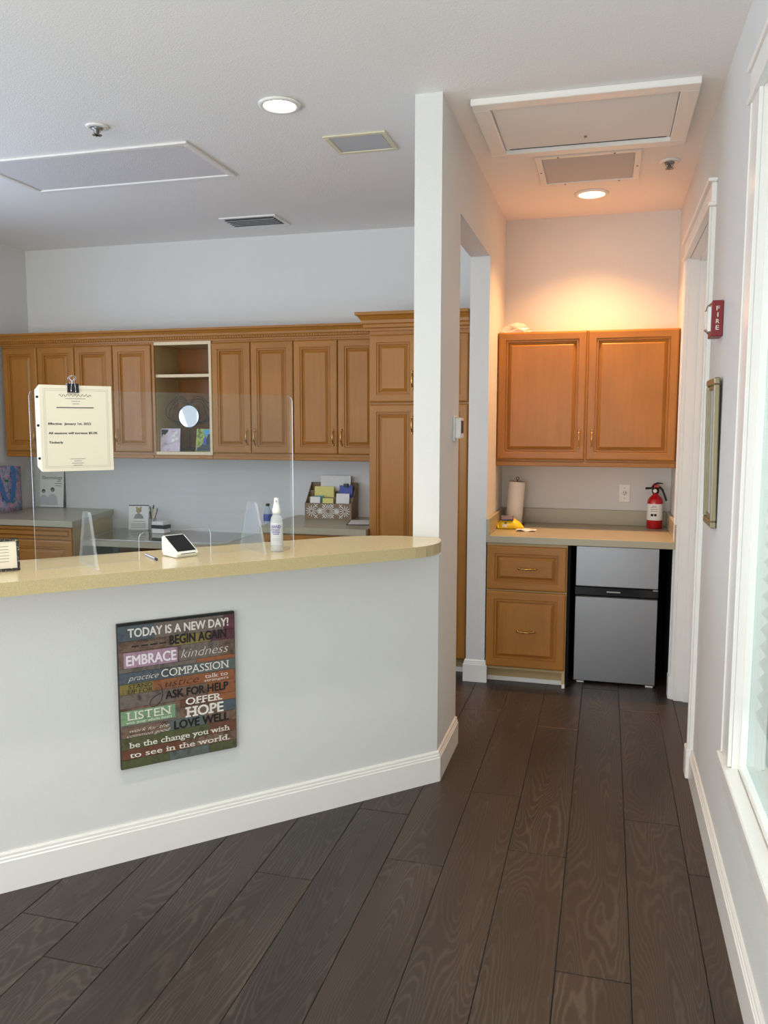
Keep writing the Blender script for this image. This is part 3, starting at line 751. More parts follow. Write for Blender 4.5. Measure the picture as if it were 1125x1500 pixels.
text('ustice', -.052, .0726, .0155, .0270, sg, BK, Y1, -.014, .3)
pts = [(-.078, .030), (-.070, .026), (-.064, .012), (-.063, -.010), (-.068, -.032), (-.084, -.048), (-.102, -.049), (-.110, -.038), (-.104, -.022), (-.086, -.010), (-.068, -.004)]
MB().tube([(x, Y1-.0002, z) for x, z in pts], .0011, 6).build('lettering', BK, sg)
text('talk to', .0959, .1842, .0255, .0150, sg, 'sign_purple' if 0 else WT, Y1, 0, 0, .7)
text('strangers', .0930, .1866, .0125, .0095, sg, WT, Y1, 0, 0, .6)
text('ASK FOR HELP', -.0532, .1858, -.0290, .0290, sg, BK, Y1, .042)
text('OFFER', .0212, .1614, -.0650, .0255, sg, WT, Y1, .025, 0, 1.2)
text('HOPE', .019, .1657, -.1115, .0365, sg, WT, Y1, .03, 0, 1.3)
text('LISTEN', -.1936, -.0327, -.0855, .0290, sg, WT, Y2, .0, 0, 1)
text('with your whole heart', -.1965, -.0306, -.0995, .0095, sg, WT, Y2, 0, 0, .6)
text('LOVE WELL', -.0245, .1862, -.1490, .0300, sg, BK, Y1, .045)
text('work for the', -.1835, -.0413, -.1330, .0125, sg, WT, Y1, -.012, .5)
text('common good', -.1934, -.0368, -.1500, .0120, sg, WT, Y1, -.012, .5)
text('be the change you wish', -.1875, .188, -.1900, .0205, sg, WT, Y1, .01, 0, .9)
text('to see in the world.', -.1863, .1873, -.2265, .0205, sg, WT, Y1, .01, 0, .9)

# thermostat on the end of the partition
t = thing('thermostat', 'white thermostat with small screen on the hall partition edge', 'thermostat', (XH, 3.80, 1.564))
MB().box(.0005, .010, -.055, .055, -.060, .060, b=.004).build('back_plate', 'plastic_white', t)
MB().box(.010, .036, -.046, .046, -.046, .050, b=.005).build('housing', 'plastic_white', t)
MB().box(.0355, .0372, -.030, .030, -.022, .036).build('screen', 'wire_brown', t)
# fire horn strobe
t = thing('fire_alarm', 'dark red fire alarm strobe lettered FIRE on the right wall', 'fire alarm', (XR, 3.43, 1.985))
MB().box(-.042, -.0005, -.058, .058, -.068, .066, b=.003).build('housing', 'alarm_red', t)
k = MB(); k.prism([(-.042, -.032), (-.052, -.020), (-.052, .020), (-.042, .032)], -.046, .046); k.build('strobe_lens', 'plastic_white', t)
for s_ in (-1, 1):
    k = MB(); k.tube([(-.040, -.045, s_*.056), (-.054, -.03, s_*.050), (-.058, 0, s_*.036), (-.058, .03, s_*.036), (-.04, .05, s_*.05)], .0022, 6); k.build('guard_wire', 'chrome', t)
for i, ch in enumerate('FIRE'):
    wd = .004 if ch == 'I' else .012
    text(ch, -.021-wd/2, -.021+wd/2, .028-i*.024, .016, t, 'lettering_white', -.0588, .01)
# framed picture on the right wall
t = thing('framed_picture', 'champagne framed picture on the right wall below the fire alarm', 'picture', (XR-.001, 3.425, 1.475), 0, None, (0, math.radians(-.8), 0))
k = MB(); a, b, f, D0 = .125, .285, .026, .021
for bx in ((-a, a, b-f, b), (-a, a, -b, -b+f), (-a, -a+f, -b+f, b-f), (a-f, a, -b+f, b-f)): k.box(-D0-.006, -.006, *bx, b=.004)
k.build('frame', 'frame_champagne', t)
k = MB(); f2 = .042
for bx in ((-a+f, a-f, b-f2, b-f), (-a+f, a-f, -b+f, -b+f2), (-a+f, -a+f2, -b+f2, b-f2), (a-f2, a-f, -b+f2, b-f2)): k.box(-D0+.002, -.008, *bx, b=.002)
k.build('inner_bead', 'frame_champagne', t)
MB().box(-.012, -.007, -a+f2, a-f2, -b+f2, b-f2).build('artwork', 'grille_grey', t)
# outlet
t = thing('wall_outlet', 'white wall outlet plate above the hall countertop', 'outlet', (.123, YB, 1.132))
MB().box(-.036, .036, -.007, -.0005, -.060, .060, b=.003).build('plate', 'plastic_white', t)
MB().lathe([(.0005, -.0095), (.0165, -.0095), (.0175, -.006)], (0, 0, 0), 24, axis='y').build('receptacle', 'plastic_white', t)
for x in (-.0065, .0065): MB().box(x-.0012, x+.0012, -.0102, -.0092, .001, .009).build('slot', 'black', t)
MB().lathe([(.0003, -.0102), (.0026, -.0102), (.0026, -.009)], (0, 0, -.008), 10, axis='y').build('slot', 'black', t)
for z in (-.033, .033): MB().lathe([(.0003, -.0085), (.003, -.008), (.003, -.006)], (0, 0, z), 10, axis='y').build('screw', 'grey_metal', t)

# ------------------------------------------------------------------ things in the hall alcove
CZ = .9182
t = thing('fire_extinguisher', 'red fire extinguisher with black handle on the hall countertop', 'fire extinguisher', (.312, 5.53, CZ))
MB().lathe([(.046, 0), (.049, .006), (.049, .165), (.046, .185), (.034, .204), (.018, .216), (.017, .232)], (0, 0, 0), 36).build('cylinder', 'red', t)
lb = MB().lathe([(.0494, .055), (.0497, .056), (.0497, .159), (.0494, .160)], (0, 0, 0), 36).build('label_band', 'paper', t)
for z, x0, x1, c in ((.146, -.018, .008, .006), (.136, -.028, .010, .005), (.124, -.028, .012, .005), (.112, -.028, .012, .005)):
    MB().box(x0, x1, -.0502, -.047, z, z+c*.6).build('print_line', 'ink_grey', lb)
for x in (-.026, -.006): MB().box(x, x+.015, -.0502, -.0455, .082, .097).build('print_block', 'ink', lb)
MB().lathe([(.019, .228), (.023, .232), (.023, .25), (.016, .256)], (0, 0, 0), 20).build('valve', 'black', t)
MB().lathe([(.0005, -.032), (.012, -.032), (.013, -.02)], (-.004, 0, .243), 16, axis='y').build('gauge', 'plastic_white', t)
MB().tube([(-.062, -.004, .257), (-.035, -.002, .259), (0, 0, .26)], [.0075, .007, .009], 10).build('nozzle', 'black', t)
MB().tube([(-.022, 0, .262), (-.010, 0, .283), (.012, 0, .292), (.045, 0, .290)], [.005, .006, .006, .003], 8).build('top_lever', 'black', t)
MB().tube([(.0, 0, .258), (.028, -.004, .264), (.042, -.004, .250), (.056, -.004, .215), (.068, -.004, .18)], [.008, .008, .007, .0065, .006], 8).build('handle', 'black', t)
MB().box(-.012, .022, -.010, .010, .262, .282, b=.003).build('pin_block', 'red', t)
t = thing('paper_towel_roll', 'leaning paper towel roll on a dark wire holder', 'paper towels', (-.588, 5.475, CZ+.003), 0, None, (0, math.radians(4.2), 0))
MB().lathe([(.020, .012), (.054, .010), (.055, .014), (.055, .284), (.054, .287), (.020, .285)], (0, 0, 0), 40).build('roll', 'towel_paper', t)
k = MB().tube([(0, 0, .004), (0, 0, .30)], .003, 8); k.tube([(.009*math.cos(a_), 0, .308+.009*math.sin(a_)) for a_ in [2*PI*i/12 for i in range(12)]], .0024, 6, closed=True); k.build('rod', 'black', t)
MB().lathe([(.073, .0), (.074, .004), (.068, .006), (.0, .006)], (0, 0, 0), 32).build('base', 'black', t)
t = thing('wipes_packet', 'yellow packet of cleaning wipes with dark blue lid', 'wipes', (-.592, 5.26, CZ+.0005), math.radians(8))
k = MB(); prf = [(-.045, 0), (-.056, .012), (-.050, .05), (-.022, .078), (.03, .074), (.052, .045), (.055, .012), (.045, 0)]; m_ = len(prf)
for i in range(11):
    x = -.075+.165*i/10; tt = (1-abs(2*i/10-1)**3)*.72+.28
    for (y, z) in prf: k.v.append((x, y*(.8+.2*tt), z*tt*(1+.07*math.sin(i*2.1+y*60))*(1.0-.03*i)))
for i in range(10):
    for j in range(m_): k.face((i*m_+j, i*m_+m_+j, i*m_+m_+(j+1) % m_, i*m_+(j+1) % m_)[::-1], 0, True)
k.face(range(m_)); k.face([10*m_+j for j in range(m_)][::-1])
k.build('pouch', 'yellow', t)
MB().box(-.052, .030, -.020, .020, 0, .011, b=.004).build('lid', 'navy', t, (-.004, -.034, .067), (math.radians(44), 0, 0))
MB().box(-.045, -.012, -.0575, -.050, .014, .034).build('print_patch', 'paper', t)
MB().box(-.030, -.018, -.0580, -.050, .038, .045).build('print_patch', 'ink', t)
o = MB()
n = 9
for i in range(n):
    for j in range(n):
        x, y = -.06+.12*i/(n-1), -.045+.09*j/(n-1); o.v.append((x*(1+.1*math.sin(j*2)), y*(1+.12*math.sin(i*1.7)), .0065+.006*math.sin(i*1.1)*math.cos(j*1.4)+.010*math.exp(-((i-3)**2+(j-2)**2)/4)))
for i in range(n-1):
    for j in range(n-1): o.face((i*n+j, (i+1)*n+j, (i+1)*n+j+1, i*n+j+1), 0, True)
b0 = len(o.v)
o.v += [(x, y, max(.0005, z-.004)) for x, y, z in list(o.v)]
for i in range(n-1):
    for j in range(n-1): o.face((b0+i*n+j, b0+i*n+j+1, b0+(i+1)*n+j+1, b0+(i+1)*n+j), 0, True)
for i in range(n-1):
    for a_, b_ in ((i*n, (i+1)*n), ((i+1)*n+n-1, i*n+n-1), ((i+1), i), ((n-1)*n+i, (n-1)*n+i+1)): o.face((a_, a_+b0, b_+b0, b_))
o = o.build('folded_cloth', 'towel_paper', None, (-.475, 5.165, CZ)); tag(o, 'crumpled white cloth beside the yellow wipes packet', 'cloth')
# clear plastic bag on top of the hall wall cabinet
k = MB(); nn = 10
for i in range(nn+1):
    a = PI/2*i/nn
    for j in range(18):
        b = 2*PI*j/18; rr = math.cos(a)*(1+.14*math.sin(b*5+i)+.08*math.sin(b*9-i*2))
        k.v.append((.095*rr*math.cos(b), .08*rr*math.sin(b), .068*math.sin(a)*(1+.12*math.sin(b*3))))
for i in range(nn):
    for j in range(18): k.face((i*18+j, i*18+(j+1) % 18, (i+1)*18+(j+1) % 18, (i+1)*18+j), 0, False)
k.face([j for j in range(18)][::-1])
o = k.build('plastic_bag', 'plastic_bag', None, (-.585, 5.42, 2.1655)); tag(o, 'crumpled clear plastic bag on top of the alcove wall cabinet', 'bag')

# ------------------------------------------------------------------ things on the bar
BZ = 1.0963
PO = Vector((-1.829, 2.298, BZ)); PA = math.atan2(.763, .647)
t = thing('sneeze_guard', 'clear acrylic sneeze guard standing on the bar counter', 'screen', PO, PA)
PWd, PHt = .971, .598
k = MB(); out = [(.0, .0), (.348, 0), (.348, .082), (.354, .094), (.366, .099), (.600, .099), (.613, .094), (.619, .082), (.619, 0), (PWd, 0), (PWd, PHt-.02), (PWd-.006, PHt-.006), (PWd-.02, PHt), (.02, PHt), (.006, PHt-.006), (0, PHt-.02)]
k.prism_y(out, -.003, .003, 0, 1); k.build('panel', ['acrylic', 'acrylic_edge'], t)
for u in (.171, .792):
    k = MB(); k.prism_x([(-.115, 0), (.115, 0), (.105, .012), (.042, .172), (.030, .186), (-.030, .186), (-.042, .172), (-.105, .012)], u-.005, u+.005, 0, 1)
    k.build('foot', ['acrylic_foot', 'acrylic_rim'], t)
# clipped notice
t = thing('notice_sheet', 'cream printed notice in a plastic sleeve clipped to the sneeze guard', 'notice', PO, PA)
nx0, nx1, nz0, nz1 = .0315, .266, 1.4235-BZ, 1.7105-BZ
MB().box(nx0, nx1, -.0062, -.0048, nz0, nz1).build('sheet', 'paper_cream', t)
MB().prism_y([(nx0, nz0), (nx0, nz1), (nx0-.014, nz1-.018), (nx0-.014, nz0+.018)], -.0062, -.0050).build('hole_strip', 'paper', t)
st = t.children[-1]
for z in (nz0+.045, (nz0+nz1)/2+.01, nz1-.04):
    MB().lathe([(.0004, -.001), (.0042, -.001), (.0042, 0)], (0, 0, 0), 12, axis='y').build('punch_hole', 'ink', st, (nx0-.0070, -.0062, z))
yy = -.0066; cx = (nx0+nx1)/2
text('Effective:  January 1st, 2022', nx0+.0245, nx0+.163, nz0+.1555, .0072, t, 'ink', yy, .035)
text('All sessions will increase $5.00.', nx0+.0245, nx0+.185, nz0+.1245, .0072, t, 'ink', yy, .035)
text('Timberly', nx0+.0245, nx0+.070, nz0+.0935, .0072, t, 'ink', yy, .035)
MB().box(cx-.065, cx+.056, yy-.0001, yy+.0004, nz0+.2115, nz0+.2143).build('rule', 'ink', t)
for z, hw in ((.242, .033), (.233, .014), (.2245, .011), (.040, .024), (.033, .012), (.0255, .020), (.0185, .015)):
    MB().box(cx-.002-hw, cx-.002+hw, yy, yy+.0003, nz0+z, nz0+z+.0022).build('print_line', 'ink_grey', t)
pts = [(cx-.056+.105*i/40, yy-.0001, nz0+.2535+.006*math.sin(i*1.35)*(.4+.6*math.sin(i*.5)**2)) for i in range(41)]
MB().tube(pts, .0006, 4).build('script_heading', 'ink', t)
k = MB()
for q in (.012, .017):
    a0, a1, b0_, b1_ = nx0+q, nx1-q, nz0+q, nz1-q; e = .0006
    k.box(a0, a1, yy, yy+.0003, b0_, b0_+e).box(a0, a1, yy, yy+.0003, b1_-e, b1_).box(a0, a0+e, yy, yy+.0003, b0_, b1_).box(a1-e, a1, yy, yy+.0003, b0_, b1_)
k.build('border_line', 'ink_grey', t)
t2 = thing('binder_clip', 'black binder clip gripping the notice on the sneeze guard', 'binder clip', PO+Vector((math.cos(PA)*.139, math.sin(PA)*.139, nz1-.004)), PA)
MB().prism_x([(-.012, -.020), (-.0065, -.020), (-.009, .0065), (.009, .0065), (.0065, -.020), (.012, -.020), (.0105, .010), (-.0105, .010)], -.0185, .0185).build('body', 'black', t2)
for s_ in (-1, 1):
    MB().tube([(-.008, s_*.0115, -.018), (-.0065, s_*.014, .0), (-.0035, s_*.013, .018), (-.011, s_*.011, .026), (-.007, s_*.0095, .035), (0, s_*.009, .037), (.007, s_*.0095, .035), (.011, s_*.011, .026), (.0035, s_*.013, .018), (.0065, s_*.014, 0), (.008, s_*.0115, -.018)], .0011, 6).build('wire_arm', 'chrome', t2)
# sanitizer
t = thing('sanitizer_bottle', 'clear hand sanitizer spray bottle with white pump on the bar', 'bottle', (-1.212, 2.893, BZ), math.radians(16))
MB().lathe([(.021, 0), (.0235, .004), (.0235, .118), (.021, .132), (.013, .142), (.012, .148)], (0, 0, 0), 32).build('bottle_body', 'bottle_haze', t)
MB().lathe([(.0205, .003), (.0226, .006), (.0226, .105), (.0005, .105)], (0, 0, 0), 28).build('liquid', 'acrylic_foot', t)
lb = MB().lathe([(.0238, .028), (.0240, .029), (.0240, .112), (.0238, .113)], (0, 0, 0), 32).build('label_wrap', 'label_film', t)
MB().lathe([(.0155, .146), (.0155, .166), (.0125, .168), (.0125, .180), (.0095, .183), (.0085, .206), (.0005, .207)], (0, 0, 0), 24).build('spray_cap', 'plastic_white', t)
MB().box(-.003, .003, -.013, -.006, .192, .198).build('spray_hole', 'grey_metal', t)
def wrap(o, R):
    for v in o.data.vertices:
        a = v.co.x/R; v.co.x, v.co.y = R*math.sin(a), -R*math.cos(a)
def wrapped_text(*a, **kw):
    o = text(*a, **kw); wrap(o, .0243); return o
wrapped_text('HAND', -.020, .019, .092, .0120, lb, 'purple', bold=.03)
k = MB()
for i in range(8): x = -.021+.0052*i; k.v += [(x, 0, .080), (x, 0, .089)]
for i in range(7): k.face((2*i, 2*i+2, 2*i+3, 2*i+1))
o = k.build('label_block', 'purple', lb); wrap(o, .0242)
wrapped_text('SANITIZER', -.019, .018, .082, .0052, lb, 'paper', bold=.02)
for z, x0, x1 in ((.074, -.016, .015), (.068, -.012, .012)):
    k = MB()
    for i in range(6): x = x0+(x1-x0)*i/5; k.v += [(x, 0, z), (x, 0, z+.003)]
    for i in range(5): k.face((2*i, 2*i+2, 2*i+3, 2*i+1))
    wrap(k.build('print_line', 'purple', lb), .0242)
for z, x0, x1 in ((.050, -.016, .015), (.044, -.012, .012)):
    k = MB()
    for i in range(6): x = x0+(x1-x0)*i/5; k.v += [(x, 0, z), (x, 0, z+.0015)]
    for i in range(5): k.face((2*i, 2*i+2, 2*i+3, 2*i+1))
    wrap(k.build('print_line', 'ink_grey', lb), .0242)
# payment terminal
t = thing('payment_terminal', 'white wedge payment terminal with black screen on the bar', 'card terminal', (-1.515, 2.695, BZ), math.radians(60))
hw, fy, by = .044, -.056, .056
pr = [(fy+.014, .0), (fy+.004, .009), (fy, .016), (fy+.006, .022), (by-.012, .074), (by-.004, .074), (by, .069), (by, .015), (by-.008, 0)]
k = MB(); n = len(pr)
for sx, ins in ((-hw, .006), (-hw+.006, 0), (hw-.006, 0), (hw, .006)):
    cy, cz = 0, .028
    for y, z in pr: k.v.append((sx, y+(cy-y)*ins*7, max(.0, z+(cz-z)*ins*7) if z > 0 or ins == 0 else .003))
for r_ in range(3):
    for j in range(n): k.face((r_*n+j, r_*n+(j+1) % n, (r_+1)*n+(j+1) % n, (r_+1)*n+j)[::-1])
k.face(range(n)); k.face([3*n+j for j in range(n)][::-1])
k.build('housing', 'plastic_white', t)
sl_ = math.atan2(.052, by-.012-fy-.006)
k = MB().box(-hw+.006, hw-.006, -.050, .050, 0, .0016, b=.0006); k.build('screen', 'black_gloss', t, (0, (fy+.006+by-.012)/2, .0483), (sl_, 0, 0))
MB().box(-.030, .030, fy-.0006, fy+.004, .0150, .0172).build('card_slot', 'black', t)
# pen
p0, p1 = Vector((-1.642, 2.664, BZ+.0048)), Vector((-1.535, 2.568, BZ+.0048)); L = (p1-p0).length; dr = (p1-p0).normalized()
t = thing('pen', 'white and purple pen lying on the bar beside the terminal', 'pen', p0, math.atan2(dr.y, dr.x))
MB().tube([(0, 0, 0), (.006, 0, 0), (.10, 0, 0), (.125, 0, 0)], [.003, .0044, .0046, .0046], 12).build('barrel', 'plastic_white', t)
MB().tube([(.125, 0, 0), (.138, 0, 0), (.143, 0, -.0)], [.0047, .0046, .0025], 12).build('end_cap', 'black', t)
MB().box(.006, .124, -.0015, .0015, .0040, .0050).build('stripe', 'purple', t); MB().box(.006, .124, -.0052, -.0035, -.001, .001).build('stripe', 'purple', t)
# framed card
t = thing('tabletop_frame', 'small black beaded photo frame holding a pale card on the bar', 'frame', (-1.871, 2.273, BZ+.002), 0, None, (math.radians(-9), 0, math.radians(45)))
fw_, fh_, bw = .155, .106, .0085; k = MB()
for bx in ((-fw_, 0, 0, bw), (-fw_, 0, fh_-bw, fh_), (-fw_, -fw_+bw, bw, fh_-bw), (-bw, 0, bw, fh_-bw)): k.box(bx[0], bx[1], -.006, .006, bx[2], bx[3], b=.002)
k.build('frame', 'beaded_black', t)
MB().box(-fw_+bw, -bw, -.001, .003, bw, fh_-bw).build('card', 'paper_cream', t)
for i in range(6): MB().box(-fw_+.03, -.032, -.0016, -.0009, .03+i*.010, .032+i*.010).build('print_line', 'ink_grey', t)
MB().prism_x([(.004, .02), (.006, .07), (.042, .0045), (.038, .003)], -.10, -.06).build('easel_back', 'black', t)

# ------------------------------------------------------------------ reception counters: small things
# tote bag against the left wall
t = thing('tote_bag', 'pink and lilac floral tote bag with blue straps by the left wall', 'bag', (-4.415, 5.17, .9165), 0)
k = MB()
ny, nz = 8, 6
for s_ in (0, 1):
    for i in range(ny+1):
        for j in range(nz+1):
            y = -.24+.48*i/ny; z = .345*j/nz; bl = .038*math.sin(PI*i/ny)**.5*(1-.5*j/nz)+.008
            k.v.append(((bl if s_ else -.040+.0*bl), y, z+(.006*math.sin(i*1.3) if j == nz else 0)))
m_ = (ny+1)*(nz+1)
for i in range(ny):
    for j in range(nz):
        a = i*(nz+1)+j; q = (a, a+nz+1, a+nz+2, a+1); k.face([m_+x for x in q], 0, True); k.face(q[::-1], 0, True)
for i in range(ny):
    a = i*(nz+1); k.face((a, a+m_, a+nz+1+m_, a+nz+1)[::-1])
for j in range(nz):
    a = j; k.face((a, a+1, a+1+m_, a+m_)[::-1]); a = ny*(nz+1)+j; k.face((a, a+1, a+1+m_, a+m_))
k.build('bag_body', 'tote_print', t)
def strap(pts, wd):
    k = MB()
    for (y, z, x) in pts: k.v += [(x, y-wd/2, z), (x, y+wd/2, z), (x+.004, y-wd/2, z), (x+.004, y+wd/2, z)]
    for i in range(len(pts)-1):
        a = i*4; b = a+4; k.face((a+2, a+3, b+3, b+2)); k.face((a, b, b+1, a+1)); k.face((a+1, b+1, b+3, a+3)); k.face((a, a+2, b+2, b))
    k.face((0, 1, 3, 2)); n_ = (len(pts)-1)*4; k.face((n_, n_+2, n_+3, n_+1)); return k
strap([(-.08, .345, .022), (-.06, .30, .044), (-.03, .20, .050), (.01, .10, .052), (.05, .075, .052), (.09, .12, .050), (.11, .22, .046), (.12, .30, .040), (.125, .345, .022)], .042).build('strap', 'strap_blue', t)
random.seed(5)
for i in range(16):
    y, z = random.uniform(-.2, .2), random.uniform(.03, .31); s_ = random.uniform(.012, .026); a = random.uniform(0, PI)
    k = MB(); 
    for j in range(8):
        b = 2*PI*j/8; u, v = s_*math.cos(b), s_*.45*math.sin(b); k.v.append((0, u*math.cos(a)-v*math.sin(a), u*math.sin(a)+v*math.cos(a)))
    k.v += [(-.003, y_, z_) for _, y_, z_ in list(k.v)]
    k.face(range(8)); k.face([8+j for j in range(8)][::-1])
    for j in range(8): k.face((j, 8+j, 8+(j+1) % 8, (j+1) % 8))
    bl = .038*math.sin(PI*(y+.24)/.48)**.5*(1-.5*z/.345)+.008
    k.build('leaf_print', ['green', 'teal', 'pink', 'strap_blue'][i % 4], t, (bl+.0025, y, z))
# book
t = thing('electrology_book', 'grey binder lettered Electrology standing in the counter corner', 'book', (-4.40, 5.60, .9165), math.radians(4), None, (math.radians(-6), 0, math.radians(4)))
MB().box(0, .216, 0, .026, .002, .29, b=.002).build('cover', 'paper', t)
k = MB().box(.214, .219, -.001, .027, 0, .291); k.box(0, .219, -.001, .027, 0, .004); k.build('dark_edge', 'black', t)
text('Electrology', .022, .200, .228, .026, t, 'ink', -.0008, 0, 0, .5)
for i, (x0, x1) in enumerate(((.15, .185), (.135, .195), (.14, .19))): MB().box(x0, x1, -.0012, -.0002, .208-i*.018, .214-i*.018).build('print_line', 'ink_grey', t)
def bust(x, s_):
    k = MB().prism_y([(x-.045*s_, .02), (x-.04*s_, .06*s_+.02), (x-.012*s_, .085*s_+.02), (x+.012*s_, .085*s_+.02), (x+.04*s_, .06*s_+.02), (x+.045*s_, .02)], -.0010, -.0002); k.build('printed_coat', 'grille_grey', t)
    k = MB(); k.lathe([(.0003, -.0014), (.017*s_, -.0014), (.017*s_, -.0003)], (x, 0, .118*s_+.02), 14, axis='y'); k.build('printed_head', 'ink', t)
    k = MB(); k.lathe([(.0003, -.0018), (.011*s_, -.0018), (.011*s_, -.0013)], (x, 0, .110*s_+.02), 14, axis='y'); k.build('printed_face', 'ink_grey', t)
bust(.115, 1.05); bust(.035, .95)
# desk calendar
DZ = .7703
t = thing('desk_calendar', 'white tent desk calendar with an animal picture on the desk', 'calendar', (-3.565, 5.555, DZ), math.radians(14))
MB().prism_x([(0, 0), (.002, 0), (.034, .186), (.068, 0), (.070, 0), (.036, .19), (.032, .19)], 0, .155).build('stand', 'paper', t)
def lean(o): o.location = (0, -.0008, 0); o.rotation_euler = (math.radians(-9.8), 0, 0); return o
lean(MB().box(.03, .125, -.0006, .0, .061, .066).build('print_line', 'ink_grey', t))
for i in range(4): lean(MB().box(.02, .135, -.0006, .0, .046-i*.011, .050-i*.011).build('print_line', 'ink_grey', t))
k = MB(); k.lathe([(.0003, -.0008), (.022, -.0008), (.022, 0)], (.078, 0, .150), 14, axis='y'); k.lathe([(.0003, -.0008), (.008, -.0008), (.008, 0)], (.062, 0, .170), 10, axis='y'); k.lathe([(.0003, -.0008), (.008, -.0008), (.008, 0)], (.094, 0, .170), 10, axis='y'); lean(k.build('printed_animal', 'cabinet_side', t))
k = MB().prism_y([(.04, .085), (.05, .115), (.078, .130), (.106, .115), (.12, .085)], -.0007, 0); lean(k.build('printed_blanket', 'ink_grey', t))
lean(MB().box(0, .155, -.003, .002, .184, .192).build('binding', 'black', t))
# pen cup and pens
t = thing('pen_cup', 'clear cup holding pens on the lower desk', 'cup', (-3.338, 5.53, DZ))
MB().lathe([(.028, 0), (.033, .095), (.031, .095), (.0265, .003), (.0005, .003)], (0, 0, 0), 24).build('cup_body', 'cup_haze', t)
for i, (cn, lb_, a, lean_) in enumerate((('black', 'black pen leaning left in the clear cup', 2.6, .017), ('navy', 'navy pen at the back of the clear cup', 1.6, .014), ('pale_yellow', 'yellow pen in the middle of the clear cup', .9, .010), ('red', 'red pen leaning right in the clear cup', .1, .021), ('grey_metal', 'silver pen at the front of the clear cup', -1.9, .012))):
    t = thing('pen', lb_, 'pen', (-3.338-.010*math.cos(a), 5.53-.010*math.sin(a), DZ+.004))
    e = (lean_*2.6*math.cos(a), lean_*2.0*math.sin(a)); L = .172+.012*(i % 3)
    MB().tube([(0, 0, 0), (e[0]*.9, e[1]*.9, L*.85)], .0042, 8).build('barrel', cn, t)
    MB().tube([(e[0]*.9, e[1]*.9, L*.85), (e[0], e[1], L)], [.0047, .004], 8).build('cap', 'black' if cn != 'black' else 'plastic_white', t)
t = thing('card_box', 'white card box with black band on the lower desk', 'box', (-3.225, 5.46, DZ), math.radians(-6))
MB().box(-.055, .055, -.04, .04, 0, .034, b=.002).build('lower_box', 'paper', t)
MB().box(-.058, .060, -.043, .043, .0345, .060, b=.002).build('black_band', 'black', t)
MB().box(-.053, .048, -.038, .038, .0605, .085, b=.002).build('card_stack', 'paper', t)
# water bottle
t = thing('water_bottle', 'small water bottle with blue label behind the right counter edge', 'bottle', (-2.372, 5.50, .7655))
MB().lathe([(.029, 0), (.032, .006), (.032, .16), (.028, .185), (.014, .218), (.0125, .228)], (0, 0, 0), 28).build('bottle_body', 'bottle_blue', t)
MB().lathe([(.0323, .118), (.0326, .119), (.0326, .166), (.0322, .167)], (0, 0, 0), 28).build('label_wrap', 'blue', t)
MB().lathe([(.0145, .226), (.0145, .242), (.013, .244), (.0005, .244)], (0, 0, 0), 20).build('cap', 'ink', t)
# organizer
OZ = .9165
t = thing('desk_organizer', 'brown desk organizer with white medallion front on the right counter', 'organizer', (-2.062, 5.44, OZ), math.radians(2))
OW, OD = .345, .17
MB().box(0, OW, 0, .006, .0, .112).build('front_panel', 'organizer_brown', t)
for x in (0, OW-.006): MB().prism_x([(.006, 0), (.006, .112), (.02, .118), (OD-.012, .25), (OD, .25), (OD, 0)], x, x+.006).build('side_panel', 'organizer_brown', t)
MB().box(.006, OW-.006, OD-.006, OD, .0, .25).build('back_panel', 'organizer_brown', t)
MB().box(.006, OW-.006, .006, OD-.006, .0, .006).build('bottom_panel', 'organizer_brown', t)
MB().box(.006, OW-.006, .060, .065, .006, .150).build('divider', 'organizer_brown', t)
MB().box(.006, OW-.006, .112, .117, .006, .195).build('divider', 'organizer_brown', t)
MB().box(.200, .205, .065, .112, .006, .19).build('divider', 'organizer_brown', t)
k = MB()
def bar2(x0, z0, x1, z1, wd):
    d_ = Vector((x1-x0, z1-z0)); L_ = d_.length; n_ = Vector((-d_.y, d_.x))/L_*wd/2
    k.prism_y([(x0+n_.x, z0+n_.y), (x1+n_.x, z1+n_.y), (x1-n_.x, z1-n_.y), (x0-n_.x, z0-n_.y)], -.0014, -.0001)
for cx_, big in ((.05, 0), (.1725, 1), (.295, 0), (.112, 2), (.236, 2)):
    cz_ = .056; nb = 20 if big == 1 else 12; ra, rb = ((.024, .050) if big == 1 else (.016, .040) if big == 0 else (.006, .024))
    for i in range(nb):
        a = 2*PI*i/nb; xx0, zz0, xx1, zz1 = cx_+ra*math.cos(a), cz_+ra*math.sin(a), cx_+rb*math.cos(a), cz_+rb*math.sin(a)
        if 0.004 < xx1 < OW-.004: bar2(xx0, zz0, xx1, zz1, .0042)
    nr = 18; r1 = ra*.72
    for i in range(nr):
        a, b = 2*PI*i/nr, 2*PI*(i+1)/nr
        bar2(cx_+r1*math.cos(a), cz_+r1*math.sin(a), cx_+r1*math.cos(b), cz_+r1*math.sin(b), .003)
for x in (.083, .142, .203, .265):
    for z0_, z1_ in ((.006, .03), (.082, .106)):
        bar2(x-.012, z0_, x+.012, z1_, .004); bar2(x-.012, z1_, x+.012, z0_, .004)
tag(k.build('medallion_pattern', 'paper', t), kind='stuff')
ORG = Matrix.Translation((-2.062, 5.44, OZ)) @ Matrix.Rotation(math.radians(2), 4, 'Z')
def inorg(name, label, cat, x0, x1, y, z0, z1, mat, th=.004, tilt=-6):
    p = ORG @ Vector(((x0+x1)/2, y, z0)); h_ = (x1-x0)/2
    o = MB().box(-h_, h_, -th/2, th/2, 0, z1-z0, b=min(.0006, th/4)).build(name, mat, None, p, (math.radians(tilt), 0, math.radians(2))); return tag(o, label, cat)
inorg('paper_sheet', 'tall white printed papers at the back of the desk organizer', 'paper', .075, .30, .135, .008, .300, 'paper', .008, -3)
o = bpy.context.collection.objects[-1]
